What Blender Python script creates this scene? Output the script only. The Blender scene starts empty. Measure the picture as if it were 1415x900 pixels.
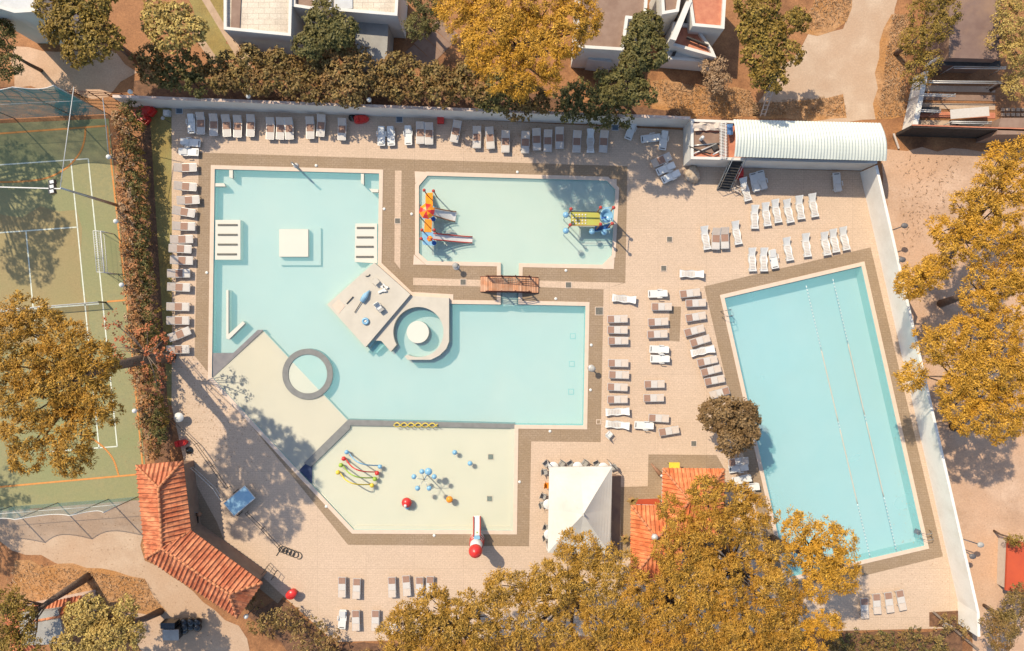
import bpy, math, random
import numpy as np
from mathutils import Vector, Matrix
from mathutils.geometry import tessellate_polygon
random.seed(7)
NR = np.random.default_rng(11)
scene = bpy.context.scene
COL = scene.collection
HC = 60.0          # height of the viewpoint above the pool deck, metres
S = 16.0           # plan scale, survey units per metre
PI = math.pi

def P(px, py, z=0.0):
    """survey sheet position (roof outlines measured at their own height) -> metres"""
    k = (HC - z) / HC
    return Vector(((px - 707.5) / S * k, (450 - py) / S * k, z))
def G(px, py, z=0.0):
    """plan position on the ground, lifted to z"""
    return Vector(((px - 707.5) / S, (450 - py) / S, z))

# ------------------------------------------------------------------ materials
MATS = {}
def lin(c): return tuple(((v/255.0 + .055)/1.055)**2.4 if v > 10 else v/255.0/12.92 for v in c)
def new_mat(name):
    m = bpy.data.materials.new(name); m.use_nodes = True
    nt = m.node_tree; b = nt.nodes['Principled BSDF']
    MATS[name] = m
    return m, nt, b
def N(nt, t, **kw):
    n = nt.nodes.new(t)
    for k, v in kw.items():
        if k in n.inputs.keys(): n.inputs[k].default_value = v
        else: setattr(n, k, v)
    return n
def mat(name, c1, c2=None, scale=1.0, rough=.8, spec=.25, bump=0.0, bscale=None, detail=6, lo=.35, hi=.65, metal=0, c3=None, s3=.15, grain=0.0):
    """two tone noise coloured surface; optional third large scale tone"""
    m, nt, b = new_mat(name)
    b.inputs['Roughness'].default_value = rough
    b.inputs['Specular IOR Level'].default_value = spec
    b.inputs['Metallic'].default_value = metal
    if c2 is None: c2 = tuple(v*.86 for v in c1)
    tc = N(nt, 'ShaderNodeTexCoord')
    no = N(nt, 'ShaderNodeTexNoise', Scale=scale, Detail=detail, Roughness=.62)
    nt.links.new(tc.outputs['Object'], no.inputs['Vector'])
    mr = N(nt, 'ShaderNodeMapRange'); mr.inputs[1].default_value = lo; mr.inputs[2].default_value = hi
    nt.links.new(no.outputs['Fac'], mr.inputs[0])
    mx = N(nt, 'ShaderNodeMix', data_type='RGBA')
    mx.inputs[6].default_value = (*c1, 1); mx.inputs[7].default_value = (*c2, 1)
    nt.links.new(mr.outputs[0], mx.inputs[0])
    out = mx.outputs[2]
    if c3 is not None:
        n3 = N(nt, 'ShaderNodeTexNoise', Scale=s3, Detail=4, Roughness=.6)
        nt.links.new(tc.outputs['Object'], n3.inputs['Vector'])
        m3 = N(nt, 'ShaderNodeMapRange'); m3.inputs[1].default_value = .42; m3.inputs[2].default_value = .62
        nt.links.new(n3.outputs['Fac'], m3.inputs[0])
        x3 = N(nt, 'ShaderNodeMix', data_type='RGBA'); x3.inputs[7].default_value = (*c3, 1)
        nt.links.new(out, x3.inputs[6]); nt.links.new(m3.outputs[0], x3.inputs[0]); out = x3.outputs[2]
    if grain:
        ng = N(nt, 'ShaderNodeTexNoise', Scale=7.0, Detail=5, Roughness=.75)
        nt.links.new(tc.outputs['Object'], ng.inputs['Vector'])
        mg = N(nt, 'ShaderNodeMapRange'); mg.inputs[1].default_value = .3; mg.inputs[2].default_value = .7; mg.inputs[3].default_value = 1-grain; mg.inputs[4].default_value = 1+grain*.7
        nt.links.new(ng.outputs['Fac'], mg.inputs[0])
        sg = N(nt, 'ShaderNodeVectorMath', operation='SCALE'); nt.links.new(out, sg.inputs[0]); nt.links.new(mg.outputs[0], sg.inputs[3]); out = sg.outputs[0]
    nt.links.new(out, b.inputs['Base Color'])
    if bump:
        nb = N(nt, 'ShaderNodeTexNoise', Scale=bscale or scale*4, Detail=4)
        nt.links.new(tc.outputs['Object'], nb.inputs['Vector'])
        bu = N(nt, 'ShaderNodeBump', Strength=bump, Distance=.05)
        nt.links.new(nb.outputs['Fac'], bu.inputs['Height']); nt.links.new(bu.outputs['Normal'], b.inputs['Normal'])
    return m
def paver_mat(name, c1, c2, mortar, size=.22, stain=None, rot=0.0):
    m, nt, b = new_mat(name)
    b.inputs['Roughness'].default_value = .85; b.inputs['Specular IOR Level'].default_value = .15
    tc = N(nt, 'ShaderNodeTexCoord'); mp = N(nt, 'ShaderNodeMapping'); mp.inputs['Rotation'].default_value = (0, 0, rot)
    nt.links.new(tc.outputs['Object'], mp.inputs['Vector'])
    br = N(nt, 'ShaderNodeTexBrick', Scale=1.0)
    br.inputs['Color1'].default_value = (*c1, 1); br.inputs['Color2'].default_value = (*c2, 1); br.inputs['Mortar'].default_value = (*mortar, 1)
    br.inputs['Brick Width'].default_value = size*2; br.inputs['Row Height'].default_value = size; br.inputs['Mortar Size'].default_value = .02
    br.inputs['Mortar Smooth'].default_value = .6
    nt.links.new(mp.outputs['Vector'], br.inputs['Vector'])
    no = N(nt, 'ShaderNodeTexNoise', Scale=.35, Detail=7, Roughness=.65)
    nt.links.new(tc.outputs['Object'], no.inputs['Vector'])
    mr = N(nt, 'ShaderNodeMapRange'); mr.inputs[1].default_value = .4; mr.inputs[2].default_value = .72; mr.inputs[4].default_value = .75
    nt.links.new(no.outputs['Fac'], mr.inputs[0])
    mx = N(nt, 'ShaderNodeMix', data_type='RGBA', blend_type='MIX'); mx.inputs[7].default_value = (*(stain or mortar), 1)
    nt.links.new(br.outputs['Color'], mx.inputs[6]); nt.links.new(mr.outputs[0], mx.inputs[0])
    b2 = N(nt, 'ShaderNodeTexBrick', Scale=1.0); b2.offset = 0
    b2.inputs['Color1'].default_value = (1, 1, 1, 1); b2.inputs['Color2'].default_value = (.95, .95, .95, 1); b2.inputs['Mortar'].default_value = (.86, .86, .86, 1)
    b2.inputs['Brick Width'].default_value = 4.2; b2.inputs['Row Height'].default_value = 4.2; b2.inputs['Mortar Size'].default_value = .03
    nt.links.new(mp.outputs['Vector'], b2.inputs['Vector'])
    j2 = N(nt, 'ShaderNodeMix', data_type='RGBA', blend_type='MULTIPLY'); j2.inputs[0].default_value = .7
    nt.links.new(mx.outputs[2], j2.inputs[6]); nt.links.new(b2.outputs['Color'], j2.inputs[7]); mx = j2
    n2 = N(nt, 'ShaderNodeTexNoise', Scale=9.0, Detail=3)
    nt.links.new(tc.outputs['Object'], n2.inputs['Vector'])
    m2 = N(nt, 'ShaderNodeMapRange'); m2.inputs[1].default_value = .3; m2.inputs[2].default_value = .7; m2.inputs[3].default_value = .86; m2.inputs[4].default_value = 1.1
    nt.links.new(n2.outputs['Fac'], m2.inputs[0])
    mu = N(nt, 'ShaderNodeVectorMath', operation='SCALE')
    nt.links.new(mx.outputs[2], mu.inputs[0]); nt.links.new(m2.outputs[0], mu.inputs[3])
    nt.links.new(mu.outputs[0], b.inputs['Base Color'])
    return m
def leaf_mat(name, dark, light, warm, scale=.5, rough=.6, trans=.10):
    m, nt, b = new_mat(name)
    b.inputs['Roughness'].default_value = rough; b.inputs['Specular IOR Level'].default_value = .2
    geo = N(nt, 'ShaderNodeNewGeometry'); tc = N(nt, 'ShaderNodeTexCoord')
    no = N(nt, 'ShaderNodeTexNoise', Scale=scale, Detail=4)
    nt.links.new(tc.outputs['Object'], no.inputs['Vector'])
    r = N(nt, 'ShaderNodeValToRGB')
    e = r.color_ramp.elements; e[0].color = (*dark, 1); e[1].color = (*light, 1); e[0].position = 0; e[1].position = 1
    nt.links.new(geo.outputs['Random Per Island'], r.inputs['Fac'])
    mx = N(nt, 'ShaderNodeMix', data_type='RGBA'); mx.inputs[7].default_value = (*warm, 1)
    mr = N(nt, 'ShaderNodeMapRange'); mr.inputs[1].default_value = .42; mr.inputs[2].default_value = .66; mr.inputs[4].default_value = .8
    nt.links.new(no.outputs['Fac'], mr.inputs[0]); nt.links.new(mr.outputs[0], mx.inputs[0]); nt.links.new(r.outputs['Color'], mx.inputs[6])
    nt.links.new(mx.outputs[2], b.inputs['Base Color'])
    tr = N(nt, 'ShaderNodeBsdfTranslucent'); nt.links.new(mx.outputs[2], tr.inputs['Color'])
    ms = N(nt, 'ShaderNodeMixShader'); ms.inputs[0].default_value = trans
    nt.links.new(b.outputs[0], ms.inputs[1]); nt.links.new(tr.outputs[0], ms.inputs[2])
    nt.links.new(ms.outputs[0], nt.nodes['Material Output'].inputs['Surface'])
    return m
def water_mat(name, tint, cloud, amount, bump=.12, bs=1.6):
    """clear water with a little suspended cloudiness and a fresnel gloss"""
    m, nt, b = new_mat(name)
    nt.nodes.remove(b)
    tp = N(nt, 'ShaderNodeBsdfTransparent'); tp.inputs['Color'].default_value = (*tint, 1)
    df = N(nt, 'ShaderNodeBsdfDiffuse'); df.inputs['Color'].default_value = (*cloud, 1)
    gl = N(nt, 'ShaderNodeBsdfGlossy'); gl.inputs['Roughness'].default_value = .06
    tc = N(nt, 'ShaderNodeTexCoord')
    no = N(nt, 'ShaderNodeTexNoise', Scale=bs, Detail=4, Distortion=.6); nt.links.new(tc.outputs['Object'], no.inputs['Vector'])
    bu = N(nt, 'ShaderNodeBump', Strength=bump, Distance=.05); nt.links.new(no.outputs['Fac'], bu.inputs['Height'])
    fr = N(nt, 'ShaderNodeFresnel', IOR=1.33); nt.links.new(bu.outputs['Normal'], fr.inputs['Normal']); nt.links.new(bu.outputs['Normal'], gl.inputs['Normal'])
    n2 = N(nt, 'ShaderNodeTexNoise', Scale=.25, Detail=3); nt.links.new(tc.outputs['Object'], n2.inputs['Vector'])
    mr = N(nt, 'ShaderNodeMapRange'); mr.inputs[3].default_value = amount*.8; mr.inputs[4].default_value = amount*1.2
    nt.links.new(n2.outputs['Fac'], mr.inputs[0])
    m1 = N(nt, 'ShaderNodeMixShader'); nt.links.new(mr.outputs[0], m1.inputs[0]); nt.links.new(tp.outputs[0], m1.inputs[1]); nt.links.new(df.outputs[0], m1.inputs[2])
    m2 = N(nt, 'ShaderNodeMixShader'); nt.links.new(fr.outputs[0], m2.inputs[0]); nt.links.new(m1.outputs[0], m2.inputs[1]); nt.links.new(gl.outputs[0], m2.inputs[2])
    nt.links.new(m2.outputs[0], nt.nodes['Material Output'].inputs['Surface'])
    return m
def net_mat(name, col, alpha):
    m, nt, b = new_mat(name)
    b.inputs['Base Color'].default_value = (*col, 1); b.inputs['Roughness'].default_value = .8
    tp = N(nt, 'ShaderNodeBsdfTransparent'); ms = N(nt, 'ShaderNodeMixShader')
    tc = N(nt, 'ShaderNodeTexCoord'); no = N(nt, 'ShaderNodeTexNoise', Scale=1.2, Detail=4); nt.links.new(tc.outputs['Object'], no.inputs['Vector'])
    mr = N(nt, 'ShaderNodeMapRange'); mr.inputs[1].default_value = .3; mr.inputs[2].default_value = .7
    mr.inputs[3].default_value = alpha*.8; mr.inputs[4].default_value = min(1, alpha*1.25)
    nt.links.new(no.outputs['Fac'], mr.inputs[0]); nt.links.new(mr.outputs[0], ms.inputs[0])
    nt.links.new(tp.outputs[0], ms.inputs[1]); nt.links.new(b.outputs[0], ms.inputs[2])
    nt.links.new(ms.outputs[0], nt.nodes['Material Output'].inputs['Surface'])
    return m

# ------------------------------------------------------------------ mesh builder
class MB:
    def __init__(s): s.v = []; s.f = []; s.sm = []
    def add(s, vs, fs, smooth=False):
        o = len(s.v); s.v += [tuple(v) for v in vs]
        for f in fs: s.f.append([i+o for i in f]); s.sm.append(smooth)
        return s
    def poly(s, pts, z=None):
        pts = [Vector((p[0], p[1], p[2] if z is None else z)) for p in pts]
        t = tessellate_polygon([pts]); fs = []
        for a, b, c in t:
            n = (pts[b]-pts[a]).cross(pts[c]-pts[a]); fs.append((a, b, c) if n.z >= 0 else (c, b, a))
        return s.add(pts, fs)
    def holes(s, outer, hs, z):
        loops = [[Vector((p[0], p[1], 0)) for p in l] for l in [outer]+hs]
        flat = [p for l in loops for p in l]; fs = []
        for a, b, c in tessellate_polygon(loops):
            n = (flat[b]-flat[a]).cross(flat[c]-flat[a]); fs.append((a, b, c) if n.z >= 0 else (c, b, a))
        return s.add([(p.x, p.y, z) for p in flat], fs)
    def prism(s, poly, z0, z1, cap=True, ztop=None):
        n = len(poly); ar = sum(poly[i][0]*poly[(i+1) % n][1]-poly[(i+1) % n][0]*poly[i][1] for i in range(n))
        if ar < 0: poly = list(reversed(poly)); ztop = list(reversed(ztop)) if ztop else None
        vs = [(p[0], p[1], z0) for p in poly]+[(p[0], p[1], ztop[i] if ztop else z1) for i, p in enumerate(poly)]
        fs = [(i, (i+1) % n, n+(i+1) % n, n+i) for i in range(n)]
        s.add(vs, fs)
        if cap:
            s.poly([vs[n+i] for i in range(n)]); 
            o = [Vector((p[0], p[1], 0)) for p in poly]
            s.add([(p[0], p[1], z0) for p in poly], [t for t in tessellate_polygon([o])])
        return s
    def box(s, c, size, rz=0.0, m=None):
        x, y, z = [v/2 for v in size]
        vs = [Vector((a*x, b*y, d*z)) for d in (-1, 1) for a, b in ((-1, -1), (1, -1), (1, 1), (-1, 1))]
        R = m if m is not None else Matrix.Rotation(rz, 3, 'Z'); c = Vector(c)
        return s.add([c+R@v for v in vs], [(3, 2, 1, 0), (4, 5, 6, 7), (0, 1, 5, 4), (1, 2, 6, 5), (2, 3, 7, 6), (3, 0, 4, 7)])
    def bar(s, a, b, w, h):
        a, b = Vector(a), Vector(b); d = b-a; L = d.length
        if L < 1e-6: return s
        x = d/L; up = Vector((0, 0, 1)) if abs(x.z) < .98 else Vector((0, 1, 0)); y = up.cross(x).normalized(); z = x.cross(y)
        return s.box((a+b)/2, (L, w, h), m=Matrix((x, y, z)).transposed())
    def tube(s, pts, r, n=8, r2=None, cap=True):
        pts = [Vector(p) for p in pts]; k = len(pts); vs = []; fs = []
        for i, p in enumerate(pts):
            d = (pts[min(i+1, k-1)]-pts[max(i-1, 0)]).normalized()
            u = Vector((0, 0, 1)) if abs(d.z) < .95 else Vector((1, 0, 0)); a = d.cross(u).normalized(); b = d.cross(a)
            rr = r if r2 is None else r+(r2-r)*i/(k-1)
            if isinstance(r, (list, tuple)): rr = r[i]
            vs += [p+a*math.cos(2*PI*j/n)*rr+b*math.sin(2*PI*j/n)*rr for j in range(n)]
        for i in range(k-1):
            for j in range(n): fs.append((i*n+j, i*n+(j+1) % n, (i+1)*n+(j+1) % n, (i+1)*n+j))
        if cap: fs += [tuple(range(n))[::-1], tuple((k-1)*n+j for j in range(n))]
        return s.add(vs, fs, True)
    def lathe(s, c, prof, n=16, sx=1, sy=1):
        vs = []; fs = []; c = Vector(c)
        for r, z in prof: vs += [c+Vector((r*math.cos(2*PI*j/n)*sx, r*math.sin(2*PI*j/n)*sy, z)) for j in range(n)]
        for i in range(len(prof)-1):
            for j in range(n): fs.append((i*n+j, i*n+(j+1) % n, (i+1)*n+(j+1) % n, (i+1)*n+j))
        fs += [tuple((len(prof)-1)*n+j for j in range(n))]
        return s.add(vs, fs, True)
    def ball(s, c, r, n=12, sz=1.0):
        return s.lathe(c, [(r*math.sin(PI*i/8)+.0005, -r*sz*math.cos(PI*i/8)) for i in range(9)], n)
    def build(s, name, m, parent=None, org=None, smooth=None):
        me = bpy.data.meshes.new(name)
        o = org if org is not None else (parent.get('_o') if parent is not None else None)
        off = Vector(o) if o is not None else Vector((0, 0, 0))
        me.from_pydata([tuple(Vector(v)-off) for v in s.v], [], s.f)
        me.polygons.foreach_set('use_smooth', [bool(x) for x in s.sm]); me.materials.append(MATS[m] if isinstance(m, str) else m)
        me.update()
        ob = bpy.data.objects.new(name, me); COL.objects.link(ob)
        if parent is not None: ob.parent = parent
        if org is not None: ob.location = off
        elif parent is not None: ob['_o'] = tuple(off)
        return ob
def tag(o, label, cat, group=None):
    o['label'] = label; o['category'] = cat
    if group: o['group'] = group
    return o
def thing(name, label, cat, loc, group=None, rz=0.0):
    """an Empty at the base of a thing; parts are given in world metres unless local=True"""
    e = bpy.data.objects.new(name, None); COL.objects.link(e); e.location = Vector(loc); e.rotation_euler = (0, 0, rz)
    e.empty_display_size = .3
    e['_o'] = tuple(loc); return tag(e, label, cat, group)
def struct(o, kind='structure'): o['kind'] = kind; return o
def gp(l, z=0.0): return [G(x, y, z) for x, y in l]
def pp(l, z): return [P(x, y, z) for x, y in l]
def inset(poly, d):
    """miter offset of a polygon, d>0 grows outward"""
    n = len(poly); pts = [Vector((p[0], p[1])) for p in poly]
    ar = sum(pts[i].x*pts[(i+1) % n].y-pts[(i+1) % n].x*pts[i].y for i in range(n)); sg = 1 if ar > 0 else -1
    out = []
    for i in range(n):
        a, b, c = pts[i-1], pts[i], pts[(i+1) % n]
        d1 = (b-a).normalized(); d2 = (c-b).normalized()
        n1 = Vector((d1.y, -d1.x))*sg; n2 = Vector((d2.y, -d2.x))*sg
        m = (n1+n2); m = m/max(.35, m.length_squared/2) if m.length > 1e-6 else n1
        out.append(b+m*d)
    return out
def jag(poly, step=1.2, amp=.35):
    out = []; n = len(poly)
    for i in range(n):
        a = Vector(poly[i][:2]); b = Vector(poly[(i+1) % n][:2]); k = max(1, int((b-a).length/step)); d = (b-a).normalized(); q = Vector((-d.y, d.x))
        for j in range(k):
            out.append(a+(b-a)*j/k+(q*random.uniform(-amp, amp) if j else Vector((0, 0))))
    return out
def circ(cx, cy, r, a0=0, a1=360, n=32): return [(cx+r*math.cos(math.radians(a0+(a1-a0)*i/n)), cy-r*math.sin(math.radians(a0+(a1-a0)*i/n))) for i in range(n+1)]

# ------------------------------------------------------------------ palette
DECK = (.545, .398, .28)
mat('dirt', (.38, .175, .07), (.15, .065, .028), .5, c3=(.32, .145, .06), s3=.08, grain=.35, bump=.5, bscale=3)
mat('bare_earth', (.52, .35, .235), (.40, .25, .155), .45, c3=(.48, .295, .18), s3=.12, grain=.2, bump=.35, bscale=2)
mat('sandy', (.48, .35, .24), (.38, .26, .17), .4, c3=(.43, .285, .18), s3=.1, grain=.16, bump=.2, bscale=3)
mat('dry_grass', (.48, .27, .13), (.30, .15, .06), 1.6, bump=.8, bscale=6, c3=(.38, .18, .06), s3=.3, grain=.4)
mat('lawn', (.28, .20, .06), (.20, .135, .04), 1.2, bump=.5, bscale=8, c3=(.24, .20, .07), s3=.3, grain=.2)
mat('path_slab', (.42, .29, .19), (.33, .22, .14), 1.5)
mat('mulch_and_shade', (.20, .10, .05), (.10, .05, .028), 3, bump=.6)  # planting beds, and the painted shade strip behind the north wall
paver_mat('deck', DECK, tuple(v*.93 for v in DECK), tuple(v*.82 for v in DECK), .2, stain=(.485, .355, .245))
paver_mat('border', (.31, .225, .148), (.28, .20, .13), (.24, .165, .10), .2, stain=(.26, .178, .102))
mat('coping', (.60, .47, .355), (.54, .41, .31), 2.5, lo=.3, hi=.75)
mat('pool_turq', (.63, .605, .545), (.59, .585, .535), .18)
mat('pool_wall', (.34, .52, .49), (.31, .49, .46), .6)
mat('pool_blue', (.54, .595, .585), (.50, .58, .575), .18)
mat('pool_cream', (.66, .60, .485), (.63, .58, .47), .4)
mat('pool_kids', (.58, .585, .515), (.55, .57, .505), .4)
mat('beach_paint', (.575, .54, .445), (.545, .515, .43), .35)
water_mat('water_main', (.96, .99, 1), (.27, .62, .61), .34, bump=.03)
water_mat('water_shallow', (.98, 1, .99), (.40, .63, .58), .30, bump=.02)
water_mat('water_splash', (1, 1, .99), (.48, .60, .50), .26, bump=.02)
water_mat('water_lap', (.95, .99, 1), (.26, .60, .62), .38, bump=.03)
water_mat('water_beach', (1, 1, 1), (.56, .58, .44), .15, bump=.05)
mat('white_wall', (.60, .565, .50), (.55, .50, .43), .8, lo=.4, hi=.8)
mat('grey_wall', (.52, .52, .50), (.44, .43, .41), 1.0)
mat('grey_cap', (.21, .205, .185), (.17, .165, .15), 2)
mat('navy_corner', (.035, .05, .10), (.03, .04, .08), 3)
mat('grey_tri', (.22, .20, .19), (.17, .16, .16), 2)
mat('slab_top', (.50, .445, .355), (.45, .40, .32), .9)
mat('cap_red', (.58, .47, .38), (.50, .34, .26), 3)
mat('tile', (.48, .155, .07), (.33, .09, .04), 3.5, rough=.7, c3=(.54, .21, .10), s3=.9, lo=.3, hi=.7)
mat('tile_bright', (.58, .17, .06), (.45, .115, .04), 3, rough=.7, c3=(.62, .22, .09), s3=.8)
mat('ridge', (.55, .23, .10), (.40, .14, .07), 4)
mat('red_roof', (.48, .08, .03), (.42, .07, .03), 1)
mat('terracotta', (.50, .20, .11), (.40, .14, .08), 2)
mat('brown_roof', (.20, .13, .10), (.16, .10, .08), 1.2, c3=(.24, .15, .10), s3=.4)
mat('brown_terrace', (.26, .17, .12), (.21, .13, .09), 1.4)
paver_mat('roof_tiles', (.62, .53, .41), (.58, .49, .37), (.36, .29, .22), .45)
mat('concrete', (.33, .31, .27), (.26, .24, .21), .9)
mat('court_green', (.27, .235, .11), (.225, .21, .105), 2.5, c3=(.22, .22, .10), s3=.12, grain=.14, detail=8)
mat('court_tan', (.305, .225, .105), (.26, .19, .085), 2.5, c3=(.26, .21, .095), s3=.12, grain=.14, detail=8)
mat('line_white', (.50, .50, .40), (.62, .64, .52), 3)
mat('line_orange', (.56, .24, .07), (.50, .20, .05), 3)
mat('plastic_white', (.62, .60, .55), (.57, .55, .50), 4, rough=.4, spec=.4)
mat('sling_light', (.53, .44, .355), (.48, .39, .31), 5)
mat('sling_white', (.52, .475, .42), (.48, .43, .375), 5)
mat('sling_brown', (.31, .185, .13), (.27, .155, .105), 5)
mat('alu', (.56, .53, .48), (.50, .47, .43), 5, rough=.4, metal=.3)
mat('steel', (.40, .40, .38), (.30, .30, .29), 4, rough=.3, metal=.6)
mat('dark_metal', (.06, .055, .05), (.04, .035, .03), 4, rough=.5)
mat('grate', (.16, .15, .12), (.10, .09, .075), 14)
mat('hatch', (.12, .15, .17), (.09, .11, .13), 3)
mat('wood', (.52, .26, .14), (.36, .15, .07), 4.0, c3=(.50, .29, .18), s3=2)
mat('wood_dark', (.10, .03, .02), (.07, .02, .015), 5)
mat('bark', (.17, .115, .08), (.09, .06, .045), 3, bump=.9, bscale=6)
mat('bark_grey', (.24, .18, .13), (.13, .09, .07), 3, bump=.8)
mat('red_plastic', (.60, .03, .02), (.52, .025, .02), 4, rough=.35, spec=.5)
mat('orange_plastic', (.75, .26, .02), (.68, .22, .02), 4, rough=.35)
mat('yellow_plastic', (.66, .48, .05), (.60, .42, .05), 4, rough=.35)
mat('green_plastic', (.30, .42, .05), (.26, .38, .05), 4, rough=.35)
mat('lime_plastic', (.38, .38, .08), (.42, .31, .06), .8, rough=.35)
mat('blue_plastic', (.20, .38, .50), (.16, .33, .46), 4, rough=.3, spec=.5)
mat('deepblue_plastic', (.03, .10, .32), (.02, .08, .26), 4, rough=.35)
mat('blue_cloth', (.27, .42, .51), (.20, .35, .45), 3)
mat('rim_brown', (.30, .16, .09), (.24, .12, .07), 4)
mat('rim_red', (.42, .07, .05), (.36, .05, .04), 4)
mat('tent', (.565, .525, .455), (.50, .46, .39), .45, rough=.7)
mat('barrel', (.57, .58, .50), (.50, .52, .45), .6, rough=.45, spec=.4)
mat('black_plastic', (.02, .02, .02), (.014, .014, .014), 4, rough=.25, spec=.6)
mat('lamp_globe', (.64, .62, .56), (.6, .58, .52), 2, rough=.3)
mat('lamp_grey', (.13, .12, .115), (.10, .09, .09), 2, rough=.4)
mat('bin_grey', (.36, .34, .30), (.28, .26, .23), 2, rough=.5)
mat('tarp_blue', (.08, .16, .30), (.05, .10, .22), 2)
mat('stone', (.50, .40, .29), (.28, .20, .13), 2.2, bump=1)
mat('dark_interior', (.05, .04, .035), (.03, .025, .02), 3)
mat('glassy', (.10, .14, .15), (.08, .11, .12), 3, rough=.15, spec=.6)
net_mat('net_teal', (.02, .26, .28), .66)
net_mat('net_light', (.14, .27, .26), .34)
net_mat('net_fine', (.60, .60, .55), .35)
mat('wall_bright', (.72, .68, .60), (.58, .52, .43), .5, lo=.45, hi=.9, grain=.06)
for nm in ('tile', 'tile_bright', 'wood'):
    nt = MATS[nm].node_tree; b_ = nt.nodes['Principled BSDF']; src = b_.inputs['Base Color'].links[0].from_socket
    ge = N(nt, 'ShaderNodeNewGeometry'); mr_ = N(nt, 'ShaderNodeMapRange'); mr_.inputs[3].default_value = .72; mr_.inputs[4].default_value = 1.25
    nt.links.new(ge.outputs['Random Per Island'], mr_.inputs[0]); sc_ = N(nt, 'ShaderNodeVectorMath', operation='SCALE')
    nt.links.new(src, sc_.inputs[0]); nt.links.new(mr_.outputs[0], sc_.inputs[3]); nt.links.new(sc_.outputs[0], b_.inputs['Base Color'])
leaf_mat('leaf_pine', (.10, .055, .012), (.56, .31, .045), (.40, .185, .02), .5)
leaf_mat('leaf_pine_gold', (.17, .085, .012), (.68, .37, .045), (.50, .245, .02), .5)
leaf_mat('leaf_pine_olive', (.095, .056, .012), (.55, .315, .055), (.38, .19, .022), .5)
leaf_mat('leaf_olive', (.05, .038, .01), (.36, .24, .045), (.24, .14, .025), .7)
leaf_mat('leaf_yellow', (.17, .11, .03), (.58, .42, .12), (.38, .24, .06), .7)
leaf_mat('leaf_roundtree', (.08, .05, .022), (.32, .20, .085), (.17, .095, .035), .9)
leaf_mat('leaf_hedge', (.06, .045, .014), (.30, .20, .06), (.20, .10, .03), .6)
leaf_mat('leaf_hedge_red', (.24, .08, .025), (.48, .24, .10), (.34, .16, .05), .8)
leaf_mat('leaf_dark', (.05, .055, .018), (.20, .165, .05), (.12, .09, .022), .8)
leaf_mat('leaf_bush', (.09, .06, .02), (.36, .24, .08), (.24, .12, .04), .9)
leaf_mat('leaf_red', (.30, .075, .03), (.52, .17, .08), (.36, .14, .05), .9)
leaf_mat('leaf_brown', (.18, .10, .05), (.50, .34, .20), (.35, .20, .09), .9)

m, nt, b_ = new_mat('rope_dots')
tc = N(nt, 'ShaderNodeTexCoord'); wv = N(nt, 'ShaderNodeTexWave', Scale=1.1); wv.bands_direction = 'Y'; nt.links.new(tc.outputs['Object'], wv.inputs['Vector'])
cr = N(nt, 'ShaderNodeValToRGB'); cr.color_ramp.interpolation = 'CONSTANT'; cr.color_ramp.elements[0].color = (.16, .30, .36, 1); cr.color_ramp.elements[1].color = (.6, .6, .55, 1); cr.color_ramp.elements[1].position = .5
nt.links.new(wv.outputs['Fac'], cr.inputs[0]); nt.links.new(cr.outputs[0], b_.inputs['Base Color'])

# ------------------------------------------------------------------ pool outlines (survey sheet)
CAV = [(297,234),(524,240),(522,366),(567,409),(621,412),(621,420),(692,421),(692,363),(591,361),(579,350),(579,257),(591,243),(838,250),(850,262),
       (845,353),(832,366),(717,364),(716,421),(809,423),(806,588),(711,587),(709,733),(489,732),(414,652),(293,521)]
LAP = [(1001,412),(1190,368),(1277,754),(1088,798)]
COMP = [(237,146),(945,180),(945,230),(1191,237),(1325,833),(1326,868),(462,887),(392,824),(310,748),(300,722),(255,640),(237,560)]
cav, lap = gp(CAV), gp(LAP)
def sheet(name, poly, m, z, holes=(), kind='structure'):
    return struct(MB().holes(poly, list(holes), z).build(name, m), kind)
BIG = [(-260,-260),(260,-260),(260,260),(-260,260)]
sheet('ground', BIG, 'dirt', -.02, [cav, lap])
sheet('pool_deck', gp(COMP), 'deck', .01, [cav, lap])
# bare earth, tracks, lawns
def patch(name, l, m, z=-.012, j=True):
    q = gp(l); sheet(name, jag(q) if j else q, m, z)
patch('earth', [(1212,205),(1420,205),(1520,560),(1440,920),(1352,920),(1326,815),(1235,400)], 'bare_earth')
patch('track', [(1178,-10),(1243,-10),(1235,60),(1215,165),(1100,165),(1040,150),(1118,45),(1165,40)], 'sandy', -.008)
patch('earth', [(-20,705),(195,690),(200,775),(330,865),(360,920),(200,920),(150,810),(-20,740)], 'sandy', -.008)
patch('earth', [(20,64),(160,72),(190,100),(150,134),(20,122)], 'bare_earth', -.008)
patch('dry_grass', [(900,112),(1035,125),(1050,160),(930,164),(905,160)], 'dry_grass', -.004)
patch('dry_grass', [(1128,-10),(1178,-10),(1170,30),(1130,50),(1105,45)], 'dry_grass', -.004)
patch('dry_grass', [(1232,20),(1256,20),(1252,160),(1210,165),(1215,80)], 'dry_grass', -.004)
patch('dry_grass', [(1040,142),(1165,130),(1170,163),(1040,163)], 'dry_grass', -.004)
patch('dry_grass', [(20,775),(120,785),(200,800),(230,845),(160,850),(10,830)], 'dry_grass', -.004)
patch('lawn', [(255,-10),(312,-10),(312,60),(355,85),(300,85)], 'lawn', -.004)
patch('lawn', [(206,140),(237,146),(238,470),(237,560),(232,560),(222,400)], 'lawn', .014, False)
patch('planting_bed', [(196,138),(212,146),(236,640),(214,640)], 'mulch_and_shade', -.004)
patch('planting_bed', [(385,826),(462,890),(620,888),(620,905),(1150,905),(1150,872),(1330,870),(1330,905),(400,905),(340,850)], 'mulch_and_shade', .006)
patch('planting_bed', [(1284,846),(1324,844),(1326,868),(1284,866)], 'mulch_and_shade', .016, False)
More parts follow.
